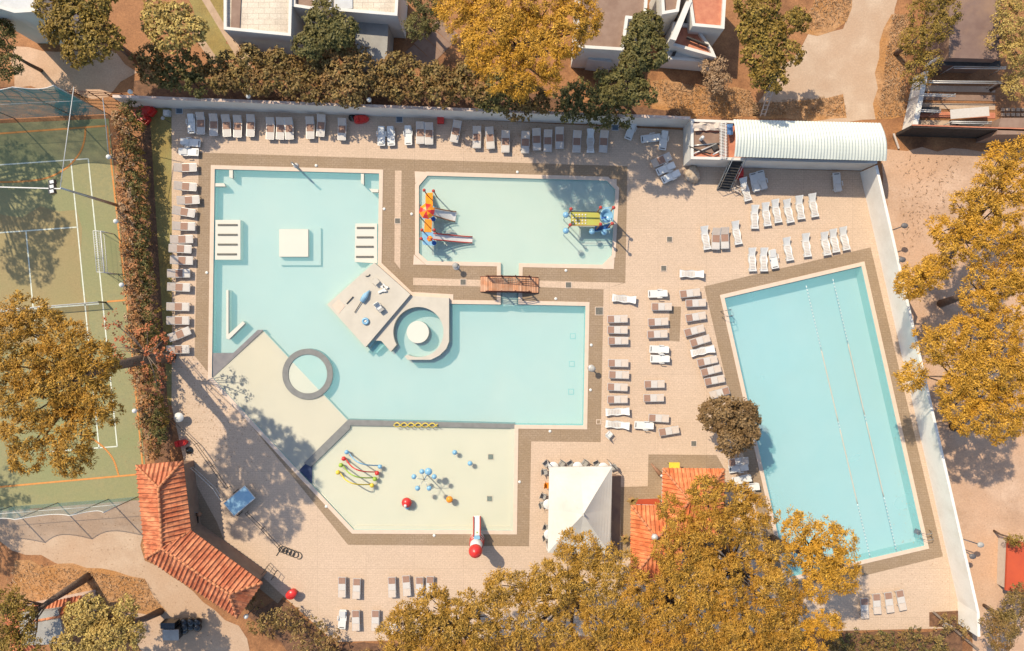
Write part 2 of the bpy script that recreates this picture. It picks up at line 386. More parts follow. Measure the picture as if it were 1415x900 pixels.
for q in ([(276,-5),(287,-5),(335,75),(350,95),(336,95)], [(328,50),(345,72),(372,88),(352,90),(322,56)], [(262,40),(272,40),(305,88),(292,88)]):
    patch('garden_path', q, 'path_slab', .002, False)
for x, y in ((560,72),(572,60),(584,48),(596,36)):
    patch('garden_path', [(x,y),(x+12,y-10),(x+40,y+14),(x+28,y+26)], 'brown_terrace', .002, False)
patch('mulch_and_shade', [(185,112),(400,118),(700,128),(940,150),(940,172),(700,163),(400,152),(185,143)], 'mulch_and_shade', .0)  # dark strip added to paint the hedge's shade onto the ground
# brown paving borders with pale strips let in
BORD = [(275,211),(867,230),(864,391),(834,400),(830,611),(734,610),(731,755),(481,753),(269,492)]
LBORD = [(973,396),(1203,342),(1303,769),(1073,825)]
cope1 = inset(cav, .34); cope2 = inset(lap, .34)
sheet('paving_border', gp(BORD), 'border', .016, [cav])
sheet('paving_border', gp(LBORD), 'border', .016, [lap])
patch('paving_border', [(896,628),(990,629),(1002,650),(1002,760),(858,770),(857,673),(895,672)], 'border', .016, False)
patch('paving_border', [(925,424),(941,424),(939,472),(925,471)], 'border', .016, False)
patch('paving_strip', [(546,236),(555,236),(553,372),(545,362)], 'deck', .022, False)
patch('paving_strip', [(571,384),(664,387),(664,396),(571,394)], 'deck', .022, False)
patch('paving_strip', [(745,388),(862,391),(834,400),(745,397)], 'deck', .022, False)
patch('service_yard', [(255,640),(300,722),(310,748),(392,824),(384,834),(262,735),(254,700)], 'border', .018, False)
# coping ring
def ring(name, inner, outer, z0, z1, m):
    b = MB(); n = len(inner)
    for i in range(n):
        j = (i+1) % n
        q = [inner[i], inner[j], outer[j], outer[i]]
        b.add([(p[0], p[1], z1) for p in q], [(0, 1, 2, 3) if (Vector(q[1][:2])-Vector(q[0][:2])).cross(Vector(q[2][:2])-Vector(q[0][:2])) > 0 else (3, 2, 1, 0)])
        b.add([(outer[i][0], outer[i][1], z0), (outer[j][0], outer[j][1], z0), (outer[j][0], outer[j][1], z1), (outer[i][0], outer[i][1], z1)], [(0, 1, 2, 3)])
    return b.build(name, m)
struct(ring('pool_coping', cav, cope1, 0, .05, 'coping')); struct(ring('pool_coping', lap, cope2, 0, .05, 'coping'))
def walls(name, poly, z0, z1, m):
    b = MB(); b.prism([(p[0], p[1]) for p in poly], z0, z1, cap=False); return struct(b.build(name, m))
walls('pool_wall', cav, -1.5, .05, 'pool_wall'); walls('pool_wall', lap, -1.5, .05, 'pool_wall')
for q in ([(573,237),(589,238),(574,254)],[(852,248),(852,262),(839,248)],[(848,372),(833,372),(849,357)],[(571,366),(572,352),(588,366)]):
    struct(MB().prism(gp(q), 0, .045).build('pool_coping', 'coping'))
# floors
b = MB()
b.add([G(280,220,-.74),G(500,220,-.74),G(500,660,-.74),G(280,660,-.74),G(620,220,-1.02),G(620,660,-1.02),G(830,220,-1.02),G(830,660,-1.02)],
      [(3,2,1,0),(2,5,4,1),(5,7,6,4)]); struct(b.build('pool_floor', 'pool_turq'))
b = MB(); b.prism(gp([(570,235),(860,235),(860,400),(714,400),(714,423),(694,423),(694,400),(570,400)]), -1.2, -.32); struct(b.build('pool_floor', 'pool_kids'))
b = MB(); b.poly(gp([(980,340),(1300,340),(1300,830),(980,830)], -1.25)); struct(b.build('pool_floor', 'pool_blue'))
b = MB(); b.prism(gp([(362,456),(482,583),(414,652),(293,521)]), -1.2, 0, ztop=[-.16,-.16,-.055,-.055]); struct(b.build('pool_beach', 'beach_paint'))
b = MB(); b.prism(gp([(482,585),(711,589),(709,733),(489,732),(414,652)]), -1.2, -.2); struct(b.build('pool_floor', 'pool_cream'))
b = MB(); b.prism(gp([(481,580),(712,586),(712,592),(484,588),(484,592),(430,645),(420,640)]), -1.1, .03)
struct(b.build('pool_divider', 'grey_cap'))
b = MB(); b.prism(gp([(413,650),(431,632),(431,668)]), -1.1, -.02); struct(b.build('pool_dark_corner', 'navy_corner'))  # dark triangular blocks in the two corners by the beach
b = MB(); b.prism(gp([(294,488),(322,488),(356,456),(364,456),(294,522)]), -1.1, -.03); struct(b.build('pool_dark_corner', 'grey_tri'))
# inner rim step of the splash pool
b = MB(); b.prism(gp([(489,732),(709,733),(709.5,728),(492,727)]), -.3, -.06); b.prism(gp([(704,728),(709,728),(711,592),(706,592)]), -.3, -.062)
struct(b.build('pool_step', 'pool_cream'))
wm = MB(); 
main_w = [(297,234),(524,240),(522,366),(567,409),(621,412),(621,420),(692,421),(716,421),(809,423),(806,588),(711,587),(482,583),(362,456),(294,521)]
wm.poly(gp(main_w, -.045)); struct(wm.build('pool_water', 'water_main'))
wm = MB(); wm.poly(gp([(692,421),(692,363),(591,361),(579,350),(579,257),(591,243),(838,250),(850,262),(845,353),(832,366),(717,364),(716,421)], -.045)); struct(wm.build('pool_water', 'water_shallow'))
wm = MB(); wm.poly(gp([(482,583),(414,652),(293.5,521),(362,456)], -.045)); struct(wm.build('pool_water', 'water_beach'))
wm = MB(); wm.poly(gp([(484,588),(711,592),(709,733),(489,732),(424,660),(431,645)], -.045)); struct(wm.build('pool_water', 'water_splash'))
wm = MB(); wm.poly(gp(LAP, -.045)); struct(wm.build('pool_water', 'water_lap'))
# raised ledges and walls standing in the main pool
def block(name, l, z0, z1, m): return struct(MB().prism(gp(l), z0, z1).build(name, m))
def bench(l, bars, label):
    t = thing('underwater_bench', label, 'bench', G(l[0][0], l[0][1], -.7))
    MB().prism(gp(l), -1.0, -.03).build('seat', 'beach_paint', t)
    for x0, x1, y in bars: MB().box((G((x0+x1)/2, y, -.01)), ((x1-x0)/S, .15, .08)).build('grate', 'grate', t)
bench([(297.5,304),(332,304),(332,359),(297,359)], [(301,328,311),(301,328,324.5),(301,328,338),(300,327,351.5)], 'pale underwater bench with four dark grates by the west edge of the big pool')
bench([(491,309),(521,309),(521,364),(490,362)], [(493,517,315),(493,516,328),(492,516,341),(492,516,355)], 'pale underwater bench with four dark grates beside the grey square terrace')
t = thing('pool_platform', 'cream square platform standing alone in the large pool', 'platform', G(406,336,-.74))
MB().prism(gp([(385,314),(441,314),(441,366),(385,366)]), -.9, -.5).build('base_step', 'pool_turq', t)
MB().prism(gp([(386,317),(426,317),(426,355),(386,355)]), -.42, .03).build('top', 'beach_paint', t)
for nm, q, lb in (('seat_wall', [(313,401),(316,401),(316,462),(336,444),(339,447),(317,469),(313,468)], 'L-shaped white low wall in the west part of the large pool'),
              ('corner_wall', [(317,235.5),(322,235.5),(322,247),(317,245)], 'short white stub wall at the top left corner of the large pool, the upright one'),
              ('corner_wall', [(298,253.5),(310,253.5),(312,258),(298,258)], 'short white stub wall at the top left corner of the large pool, the level one'),
              ('corner_wall', [(499,240.5),(503,240.5),(503,256),(499,253)], 'short white stub wall at the top right corner of the large pool, the upright one'),
              ('corner_wall', [(510,261),(523,262),(523,266),(514,266)], 'short white stub wall at the top right corner of the large pool, the level one')):
    tag(MB().prism(gp(q), -.95, .06).build(nm, 'beach_paint', None, G(q[0][0], q[0][1], -.9)), lb, 'wall')
t = thing('whirlpool_ring', 'round grey ring wall half on the pale beach slope', 'ring wall', G(425,517,-.3))
o_, i_ = gp(circ(425,517,35,n=48)[:-1]), gp(circ(425,517,27,n=48)[:-1])
b = MB(); b.holes(o_, [i_], .0); b.prism([(p[0], p[1]) for p in o_], -1, .0, cap=False); b.prism([(p[0], p[1]) for p in i_], -1, .0, cap=False); b.build('rim', 'grey_cap', t)
MB().prism(gp(circ(425,517,26.9,n=48)[:-1]), -1.1, -.085).build('basin_floor', 'pool_kids', t)
# square terrace on the pool with furniture
SZ = .75
sq = pp([(517,363),(567,407),(505,480),(452,421)], SZ)
t = thing('sun_terrace', 'grey square raised terrace jutting diagonally over the pool', 'terrace', (sq[3][0], sq[3][1], -.7))
MB().prism([(p[0], p[1]) for p in sq], -1.1, SZ).build('slab', 'slab_top', t)
ex = inset([(p[0], p[1]) for p in sq], .32)
MB().prism([ex[0], ex[1], ex[2], ex[3]], -1.1, -.12).build('ledge', 'pool_cream', t)
MB().prism([(p.x, p.y) for p in pp([(459,422),(468,414),(477,423),(468,434)], SZ)], SZ, SZ+.02).build('hatch', 'coping', t)
MB().prism(gp([(508,456),(521,467),(512,480),(498,470)]), -1.1, .2).build('step', 'pool_wall', t)
MB().prism(gp([(521,467),(534,474),(520,488),(506,482)]), -1.1, -.25).build('step', 'pool_wall', t)
# plateau with whirl bay and round island
cx, cy = 579, 459
pl = [(567,409),(621,412),(621,472),(617,482),(608,491),(596,497),(564,497),(560,492)]+[(x, y) for x, y in circ(cx,cy,34.5,245,570,40)]+[(541,486),(528,471),(508,470)]
t = thing('whirl_bay', 'beige curved plateau wrapping the round whirl bay', 'plateau', G(600,420,-.7))
MB().prism(gp(pl), -1.2, .42).build('plateau', 'slab_top', t)
t = thing('round_island', 'cream round island in the middle of the whirl bay', 'island', G(578,459,-.9))
MB().prism([(v.x, v.y) for v in [G(578+15.2*math.cos(2*PI*k/40), 459+15.2*math.sin(2*PI*k/40)) for k in range(40)]], -1.2, .34).build('top', 'beach_paint', t)

# ------------------------------------------------------------------ walls and buildings
WH = 2.4
def wallrun(pts, h, thick, name, m, label, cat='wall', cap=None, z0=0, group=None):
    t = thing(name, label, cat, G(pts[0][0], pts[0][1], z0), group)
    b = MB(); c = MB()
    for (x0, y0), (x1, y1) in zip(pts, pts[1:]):
        a, e = G(x0, y0, z0+h/2), G(x1, y1, z0+h/2); d = (e-a).normalized()
        b.bar(a, e+d*.0, thick, h)
        if cap: c.bar(a+Vector((0, 0, h/2+.03)), e+Vector((0, 0, h/2+.03)), thick+.02, .06)
    b.build('wall_body', m, t)
    if cap: c.build('wall_cap', cap, t)
    return t
wallrun([(178,146),(944,175)], WH, .22, 'perimeter_wall', 'white_wall', 'long white boundary wall with reddish cap along the top of the pools', cap='cap_red')
wallrun([(1190,238),(1325,830),(1326,862)], 2.5, .22, 'perimeter_wall', 'wall_bright', 'long white boundary wall running down the right side of the lap pool')
# raised service terrace with barrel roofed hall
t = thing('service_building', 'low white building with terracotta roof terrace and pale barrel roof', 'building', G(945,228,0))
f = [(944,177),(1195,186),(1190,236),(944,230)]
MB().prism(gp(f), 0, 2.35).build('wall', 'white_wall', t)
fi = inset([(p[0], p[1]) for p in gp(f)], -.22)
MB().prism(fi, 2.352, 2.36).build('terrace_floor', 'terracotta', t)
b = MB()
for i in range(4):
    o = [(p[0], p[1]) for p in gp(f)]; j = (i+1) % 4
    b.prism([o[i], o[j], fi[j], fi[i]], 2.3, 2.62)
b.build('parapet', 'white_wall', t)
MB().prism([(p.x, p.y) for p in pp([(955,182),(1000,184),(1000,212),(955,211)], 2.4)], 2.37, 2.44).build('slab_floor', 'brown_terrace', t)
# barrel roof: ribs run across the arch
c4 = pp([(1016,163),(1221,168),(1229,221),(1017,215)], 4.3)
b = MB(); NX = 98; NY = 12; vs = []
for i in range(NX+1):
    u = i/NX; rib = .07 if i % 2 else 0.0
    for j in range(NY+1):
        v = j/NY; a = c4[0].lerp(c4[1], u); e = c4[3].lerp(c4[2], u); p = a.lerp(e, v)
        vs.append((p.x, p.y, 4.0+.6*math.sin(PI*(.08+.84*v))+rib-.30))
b.add(vs, [(i*(NY+1)+j, (i+1)*(NY+1)+j, (i+1)*(NY+1)+j+1, i*(NY+1)+j+1) for i in range(NX) for j in range(NY)])
b.build('barrel_roof', 'barrel', t)
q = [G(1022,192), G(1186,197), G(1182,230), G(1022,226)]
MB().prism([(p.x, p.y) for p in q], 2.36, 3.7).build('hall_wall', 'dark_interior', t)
b = MB()
for k in range(24): b.box(P(999.5, 170+k*2.1, 2.9), (.62, .05, .04), .15)
b.box(P(996.5,194,2.88), (.05, 3.1, .06)); b.box(P(1002.5,194,2.88), (.05, 3.1, .06)); b.build('louvre', 'plastic_white', t)
# clutter stored on the service terrace
tg = 'stored things on the service terrace'
tag(MB().lathe(P(968,193,2.46), [(.14,0),(.16,.5),(.10,.6),(.16,.66),(.1,.8)], 12).build('gas_bottle', 'plastic_white', None, P(968,193,2.44)), 'small white bottle standing on the roof terrace slab', 'bottle')
for k, (x0, y0, x1, y1, m, lb) in enumerate([(952,202,994,198,'steel','long steel pole lying almost level on the roof terrace'),(955,214,990,199,'alu','pale pole lying slanted across the roof terrace'),
                                  (953,203,982,213,'dark_metal','dark pole crossing under the pale one on the roof terrace'),(985,214,1000,206,'alu','short pale pole by the stair head on the roof terrace')]):
    tag(MB().tube([P(x0,y0,2.5+.05*k), P(x1,y1,2.55+.05*k)], .06, 6).build('metal_pole', m, None, P(x0,y0,2.5)), lb, 'pole', tg)
b = MB(); pts = [[P(958+6*i+random.uniform(-2,2), 170+j*3.5+random.uniform(-1,1), 2.6+random.random()*.35) for j in range(4)] for i in range(8)]
b.add([p for r in pts for p in r], [(i*4+j, i*4+j+1, (i+1)*4+j+1, (i+1)*4+j) for i in range(7) for j in range(3)]); b.build('crumpled_sheet', 'sling_light', None, P(958,170,2.4))
tag(bpy.data.objects['crumpled_sheet'], 'crumpled beige sheet along the back of the roof terrace', 'sheet', tg)
b = MB(); pts = [[P(1005+4.2*i+random.uniform(-1,1), 171+j*5+random.uniform(-1,1), 2.8+random.random()*.5) for j in range(4)] for i in range(3)]
b.add([p for r in pts for p in r], [(i*4+j, i*4+j+1, (i+1)*4+j+1, (i+1)*4+j) for i in range(2) for j in range(3)]); tag(b.build('tarpaulin', 'tarp_blue', None, P(1005,171,2.4)), 'dark blue tarpaulin beside the barrel roof', 'tarpaulin', tg)
tag(MB().box(P(988,204,2.55), (.5,.4,.2), .5).build('storage_box', 'dark_metal', None, P(988,204,2.45)), 'small dark box on the roof terrace', 'box', tg)
# stair from terrace to deck
t = thing('metal_stair', 'dark metal staircase leading down from the roof terrace to the deck', 'staircase', G(997,262,0))
top, bot = G(1006,230,2.35), G(999,262,0.05); b = MB()
for k in range(11):
    p = top.lerp(bot, (k+.5)/11); b.box(p, (1.05, .30, .04), -.1)
b.build('tread', 'dark_metal', t)
for s in (-1, 1):
    o = Vector((s*.55, 0, 0)); MB().bar(top+o, bot+o, .06, .2).build('stringer', 'steel', t)
    r = MB(); u = Vector((0, 0, .95)); r.tube([top+o+u, bot+o+u], .03, 6)
    for k in range(5): p = top.lerp(bot, k/4)+o; r.tube([p, p+u], .02, 5)
    r.build('railing', 'steel', t)

# tiled roofs with modelled ridges of barrel tiles
def clip(poly, ax, val, keep):
    out = []
    for i in range(len(poly)):
        a, b_ = poly[i], poly[(i+1) % len(poly)]
        ia = (a[ax]-val)*keep >= 0; ib = (b_[ax]-val)*keep >= 0
        if ia: out.append(a)
        if ia != ib:
            t_ = (val-a[ax])/(b_[ax]-a[ax]); out.append((a[0]+(b_[0]-a[0])*t_, a[1]+(b_[1]-a[1])*t_))
    return out
def facet(b, pts, w=.38, course=.42, amp=.12):
    """pts[0],pts[1] lie on the eave"""
    p0 = Vector(pts[0]); e = (Vector(pts[1])-p0); e.normalize(); r = Vector(pts[2])-p0
    n = e.cross(r).normalized(); n = -n if n.z < 0 else n; v = n.cross(e); v = -v if v.z < 0 else v
    q = [((Vector(p)-p0).dot(e), (Vector(p)-p0).dot(v)) for p in pts]
    u0, u1 = min(a for a, _ in q), max(a for a, _ in q); v0, v1 = min(c for _, c in q), max(c for _, c in q)
    sub = w/4; k = math.floor(u0/sub)
    def h(u, f): return amp*max(0, math.sin(2*PI*u/w))+.016*f
    while k*sub < u1:
        s1 = clip(clip(q, 0, k*sub, 1), 0, (k+1)*sub, -1)
        if len(s1) >= 3:
            m_ = math.floor(v0/course)
            while m_*course < v1:
                s2 = clip(clip(s1, 1, m_*course, 1), 1, (m_+1)*course, -1)
                if len(s2) >= 3:
                    vv = [p0+e*a+v*c+n*h(a, 1-(c-m_*course)/course) for a, c in s2]
                    nn = (vv[1]-vv[0]).cross(vv[2]-vv[0]); ids = list(range(len(vv)))
                    b.add(vv, [ids if nn.z > 0 else ids[::-1]])
                m_ += 1
        k += 1
def tiled(name, label, cat, facets, ridges, walls_, wz, m, w=.38, amp=.13, wm_='cap_red', group=None, extra=None):
    t = thing(name, label, cat, (walls_[0][0], walls_[0][1], 0), group)
    MB().prism([(p[0], p[1]) for p in walls_], 0, wz).build('wall', wm_, t)
    for fc in facets:
        b = MB(); facet(b, fc, w, amp=amp); b.add([Vector(p)-Vector((0, 0, .06)) for p in fc], [tuple(range(len(fc)))]); b.build('roof_slope', m, t)
    r = MB()
    for a, c in ridges:
        a, c = Vector(a), Vector(c); k = max(2, int((c-a).length/.4)); 
        for i in range(k): r.tube([a.lerp(c, i/k)+Vector((0,0,.03)), a.lerp(c, (i+.95)/k)+Vector((0,0,.03))], .12, 8, .10)
    r.build('ridge_cap', 'ridge', t)
    return t
ez, rz_ = 2.8, 4.0
E = [P(188,643,ez),P(253,637,ez),P(264,733,ez),P(363,805,ez),P(328,854,ez),P(201,771,ez)]
R1, R2, R3 = P(219,674,rz_), P(224,758,rz_), P(317,821,rz_)
tiled('changing_house', 'angled red tiled building at the lower left of the pool deck', 'building',
      [[E[0],E[1],R1],[E[1],E[2],R2,R1],[E[2],E[3],R3,R2],[E[3],E[4],R3],[E[4],E[5],R2,R3],[E[5],E[0],R1,R2]],
      [(R1,R2),(R2,R3),(R1,E[0]),(R1,E[1]),(R2,E[2]),(R2,E[5]),(R3,E[3]),(R3,E[4])], inset(E, -.45), 2.75, 'tile', wm_='brown_terrace')  # walls coloured dark brown to stand for the shade beside the eaves
t = bpy.data.objects['changing_house']
b = MB()
for i, (x, y) in enumerate(((317,765),(335,778))):
    u = MB(); u.box(G(x+2,y,2.3), (.75,.5,.6), -.62); u.build('air_conditioner', 'blue_cloth', t)
    u2 = MB(); u2.lathe(G(x+2,y,2.6), [(.2,0),(.2,.02)], 16); u2.build('fan_grille', 'dark_metal', [o for o in t.children if o.name.startswith('air_cond')][-1])
MB().bar(G(300,752,2.6), G(352,792,2.6), .35, .06).build('gutter', 'blue_cloth', t)
# bar with two hipped roofs
ez, rz_ = 3.0, 4.6
E = [P(916,647,ez),P(1001,648,ez),P(998,745,ez),P(914,742,ez)]; R1, R2 = P(953,692,rz_), P(972,690,rz_)
E2 = [P(872,698,2.7),P(946,699,2.7),P(940,800,2.7),P(871,803,2.7)]; Q1, Q2 = P(908,745,4.0), P(906,758,4.0)
tiled('bar_pavilion', 'orange tiled hipped bar roof half hidden under the pines', 'building',
      [[E[0],E[1],R2,R1],[E[1],E[2],R2],[E[2],E[3],R1,R2],[E[3],E[0],R1]],
      [(R1,R2),(R1,E[0]),(R2,E[1]),(R2,E[2]),(R1,E[3])], inset(E, -.6), 2.95, 'tile_bright', w=.34, wm_='white_wall')
tiled('bar_pavilion', 'smaller orange tiled roof with a chimney cowl next to the white marquee', 'building',
      [[E2[0],E2[1],Q1],[E2[1],E2[2],Q2,Q1],[E2[2],E2[3],Q2],[E2[3],E2[0],Q1,Q2]],
      [(Q1,Q2),(Q1,E2[0]),(Q1,E2[1]),(Q2,E2[2]),(Q2,E2[3])], inset(E2, -.5), 2.65, 'tile_bright', w=.34, wm_='white_wall')
tt = bpy.data.objects['bar_pavilion.001']
MB().lathe(P(903,740,4.0), [(.14,0),(.14,.4),(.28,.45),(.26,.6),(.05,.72)], 14).build('chimney_cowl', 'alu', [o for o in tt.children if o.name.startswith('roof_slope')][0])
tt = thing('awning', 'low red awning strip above the smaller bar roof', 'awning', G(885,702,0))
b = MB(); b.add([P(882,690,2.3),P(910,689,2.3),P(914,698,2.2),P(878,697,2.2)], [(0,1,2,3)]); b.build('canopy', 'red_roof', tt)
for x in (882,912): MB().tube([G(x,692,0), G(x,692,2.2)], .04, 6).build('post', 'dark_metal', tt)

# flat roofed white houses with parapets: list of blocks (outline at roof height, height)
def house(label, blocks, extras=(), group='white villas behind the boundary wall'):
    l0, h0 = blocks[0][0], blocks[0][1]; p = P(l0[0][0], l0[0][1], h0)
    t = thing('villa', label, 'house', (p.x, p.y, 0), group)
    for l, h, m, par in blocks:
        q = [(v.x, v.y) for v in pp(l, h)]
        MB().prism(q, 0, h-.35).build('wall', 'white_wall', t)
        qi = inset(q, -.24); MB().prism(qi, h-.35, h-.3).build('roof', m, t)
        b = MB(); n = len(q)
        for i in range(n):
            j = (i+1) % n; b.prism([q[i], q[j], qi[j], qi[i]], h-.36, h if par else h-.2)
        b.build('parapet', 'white_wall', t)
    for nm, l, z0, z1, m in extras:
        MB().prism([(v.x, v.y) for v in pp(l, z1)], z0, z1).build(nm, m, t)
    return t
house('white villa with a square tiled roof terrace beside the lawn', [([(309,-30),(404,-30),(402,50),(309,41)], 4.2, 'roof_tiles', 1), ([(404,-30),(438,-30),(436,14),(404,9)], 4.0, 'brown_terrace', 1)],
      [('door', [(330,62),(345,63),(345,65),(330,64)], 0, 2.0, 'dark_interior'), ('roof_box', [(320,-5),(333,-5),(331,40),(319,39)], 3.9, 4.0, 'brown_terrace')])
house('white villa whose tiled roof terrace meets a long concrete annex', [([(453,-30),(552,-30),(549,22),(453,14)], 4.4, 'roof_tiles', 1)],
      [('annex', [(490,28),(537,30),(534,85),(492,84)], 0, 2.6, 'concrete'), ('roof_box', [(462,-5),(487,-5),(487,12),(462,12)], 4.1, 4.2, 'grey_wall')])
house('white villa with brown roof terrace beside the golden pine', [([(800,-30),(897,-30),(893,28),(868,26),(862,70),(795,66)], 4.3, 'brown_terrace', 1)],
      [('canopy', [(815,76),(840,78),(846,86),(812,82)], 0, 2.4, 'grey_wall')])
house('white villa of stepped cubes with slanting stair wall', [([(912,-30),(945,-30),(938,16),(915,20)], 4.4, 'brown_terrace', 1), ([(948,-30),(1005,-30),(1001,40),(957,36)], 4.2, 'terracotta', 1),
      ([(930,30),(962,34),(985,68),(990,80),(926,62)], 3.0, 'terracotta', 1), ([(922,62),(960,68),(990,76),(988,86),(918,80)], 2.2, 'white_wall', 0)],
      [('stair_wall', [(948,2),(956,2),(934,56),(926,54)], 0, 4.3, 'white_wall'), ('window', [(930,72),(935,71),(933,76),(928,77)], 2.0, 2.23, 'dark_interior'), ('handrail', [(950,50),(980,62),(979,63.5),(949,51.5)], 2.9, 3.25, 'dark_metal')])
house('white villa corner with grey roof at the top left edge', [([(-30,-30),(55,-30),(52,16),(20,18),(0,12),(-30,12)], 6.6, 'grey_wall', 1)])
t = thing('brown_roof_house', 'house with dark brown flat roof at the top right', 'house', G(1310,80,0))
MB().prism([(v.x, v.y) for v in pp([(1312,-30),(1385,-30),(1380,82),(1311,80)], 3.2)], 0, 3.2).build('roof', 'brown_roof', t)
MB().prism([(v.x, v.y) for v in pp([(1298,78),(1311,46),(1311,80),(1300,88)], 2.0)], 0, 2.0).build('side_wall', 'white_wall', t)
MB().prism([(v.x, v.y) for v in pp([(1296,82),(1383,84),(1383,92),(1294,90)], 2.4)], 2.3, 2.4).build('porch_roof', 'dark_metal', t)
# fenced drying yard with frames
t = thing('drying_yard', 'open yard with line frames and faded mats, top right', 'yard', G(1255,182,0))
MB().prism(gp([(1246,182),(1262,108),(1268,108),(1253,183)]), 0, 1.6).build('side_wall', 'white_wall', t)
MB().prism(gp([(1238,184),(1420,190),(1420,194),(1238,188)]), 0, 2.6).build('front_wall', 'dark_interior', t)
MB().prism(gp([(1236,184.5),(1420,190.5),(1420,192),(1236,186)]), 2.6, 2.68).build('wall_cap', 'terracotta', t)
for k, (y, m) in enumerate(((118,'sandy'),(130,'brown_terrace'),(142,'sandy'),(154,'terracotta'),(166,'sandy'),(176,'lawn'))):
    MB().prism(gp([(1262,y),(1375,y+2),(1375,y+10),(1260,y+8)]), -.01, .02+.003*k).build('floor_strip', m, t)
for k, (x0, x1, y) in enumerate(((1318,1390,92),(1275,1385,112),(1272,1320,130),(1272,1300,152),(1315,1370,168))):
    b = MB(); z = 2.0
    for dy in (0, 2.4): b.tube([P(x0,y+dy,z), P(x1,y+dy+1,z)], .045, 6)
    for x in (x0, x1): b.tube([P(x,y,z), P(x,y,z)-Vector((0,0,z))], .04, 6)
    b.build('line_frame', 'alu', t)
MB().box(P(1340,156,1.0), (3.3,.8,.03), .08).build('hung_sheet', 'sling_white', t)
MB().box(P(1284,152,.35), (1.5,.4,.4), 0).build('trough', 'dark_metal', t); MB().box(P(1344,172,.35), (2.6,.4,.4), -.05).build('trough', 'dark_metal', t)
MB().prism([(v.x, v.y) for v in pp([(1377,186),(1383,163),(1425,163),(1425,186)], 2.6)], 0, 2.6).build('shed', 'brown_terrace', t)
b = MB()
for i in range(6):
    for j in range(2): b.box(G(1385+7*i,152+7*j,.05), (.33,.28,.1))
b.build('stepping_stone', 'path_slab', t)
# red roofed building on the right edge and tiled hut at lower left
t = thing('red_roof_shed', 'shed with plain red roof at the right edge', 'shed', G(1370,740,0))
MB().prism([(v.x, v.y) for v in pp([(1393,745),(1440,762),(1440,820),(1391,814)], 1.2)], 0, 1.1).build('wall', 'sling_light', t)
b = MB(); q = pp([(1393,742),(1440,760),(1440,822),(1390,816)], 1.3); b.prism([(v.x,v.y) for v in q], 1.12, 1.3); b.build('roof', 'red_roof', t)
e_ = 2.6; A = [P(5,845,e_),P(112,823,e_),P(118,872,e_),P(20,905,e_)]; Ra, Rb = P(50,858,3.5), P(95,850,3.5)
tiled('tiled_hut', 'old red tiled hut with grey patch under the lower left trees', 'hut', [[A[0],A[1],Rb,Ra],[A[1],A[2],Rb],[A[2],A[3],Ra,Rb],[A[3],A[0],Ra]], [(Ra,Rb),(Rb,A[1]),(Ra,A[0])], inset(A,-.4), 2.55, 'tile', w=.3)
MB().prism([(v.x, v.y) for v in pp([(25,850),(80,842),(84,860),(90,890),(30,892)], 3.55)], 3.0, 3.55).build('flat_roof', 'concrete', bpy.data.objects['tiled_hut'])
MB().prism([(v.x, v.y) for v in pp([(87,840),(98,838),(99,849),(88,850)], 4.0)], 3.2, 4.0).build('chimney', 'orange_plastic', [o for o in bpy.data.objects['tiled_hut'].children if o.name.startswith('roof_slope')][0])
# marquee
t = thing('marquee', 'large white pyramid marquee on the deck left of the bar', 'marquee', G(770,640,0))
mz = 2.5; M4 = pp([(759,646),(846,645),(843,766),(757,764)], mz); ap = P(806,711,4.3)
for i in range(4):
    a, c = M4[i], M4[(i+1) % 4]; b = MB(); K = 10; rows = []
    for r_ in range(K+1):
        f_ = r_/K; sag = -.22*math.sin(PI*f_)
        l_, m__ = a.lerp(ap, f_), c.lerp(ap, f_); rows.append([l_+Vector((0,0,sag*.4)), l_.lerp(m__, .5)+Vector((0,0,sag)), m__+Vector((0,0,sag*.4))])
    b.add([p for r_ in rows for p in r_], [(r_*3+j, r_*3+j+1, r_*3+j+4, r_*3+j+3) for r_ in range(K) for j in range(2)]); b.build('canvas_slope', 'tent', t)
b = MB()
for i in range(4): a, c = M4[i], M4[(i+1) % 4]; b.add([a, c, c-Vector((0,0,.3)), a-Vector((0,0,.3))], [(0,1,2,3)])
b.build('valance', 'tent', t)
for p in M4: MB().tube([Vector((p.x*.99, p.y*.99, 0)), Vector((p.x*.99, p.y*.99, mz))], .05, 8).build('leg', 'alu', t)
MB().lathe(ap, [(.05,-.1),(.09,0),(.06,.25),(.02,.4)], 10).build('finial', 'alu', t)
b = MB(); b.prism([(v.x, v.y) for v in gp([(846,655),(858,657),(856,768),(845,768)])], 0, .02)
tag(b.build('deck_mat', 'brown_roof', None, G(846,655,0)), 'long brown mat along the right side of the marquee', 'mat')

# ------------------------------------------------------------------ vegetation
def leaf_mesh(name, cen, nor, L, W, m, rng, parent, org, axis=None):
    n = len(cen); a = rng.normal(size=(n, 3)); t1 = np.cross(nor, a) if axis is None else axis-nor*(axis*nor).sum(1)[:, None]; t1 /= np.linalg.norm(t1, axis=1)[:, None]+1e-9
    t2 = np.cross(nor, t1); l = (L*(.7+.6*rng.random(n)))[:, None]/2; w = (W*(.7+.6*rng.random(n)))[:, None]/2
    c = cen-np.array(org)
    v = np.stack([c-t1*l, c-t2*w+t1*l*.1, c+t1*l, c+t2*w+t1*l*.1], 1).reshape(-1, 3).astype(np.float32)
    me = bpy.data.meshes.new(name); me.vertices.add(n*4); me.vertices.foreach_set('co', v.ravel())
    me.loops.add(n*4); me.loops.foreach_set('vertex_index', np.arange(n*4, dtype=np.int32))
    me.polygons.add(n); me.polygons.foreach_set('loop_start', np.arange(0, n*4, 4, dtype=np.int32)); me.polygons.foreach_set('loop_total', np.full(n, 4, dtype=np.int32))
    me.update(calc_edges=True); me.validate(); me.materials.append(MATS[m])
    ob = bpy.data.objects.new(name, me); COL.objects.link(ob); ob.parent = parent
    return ob
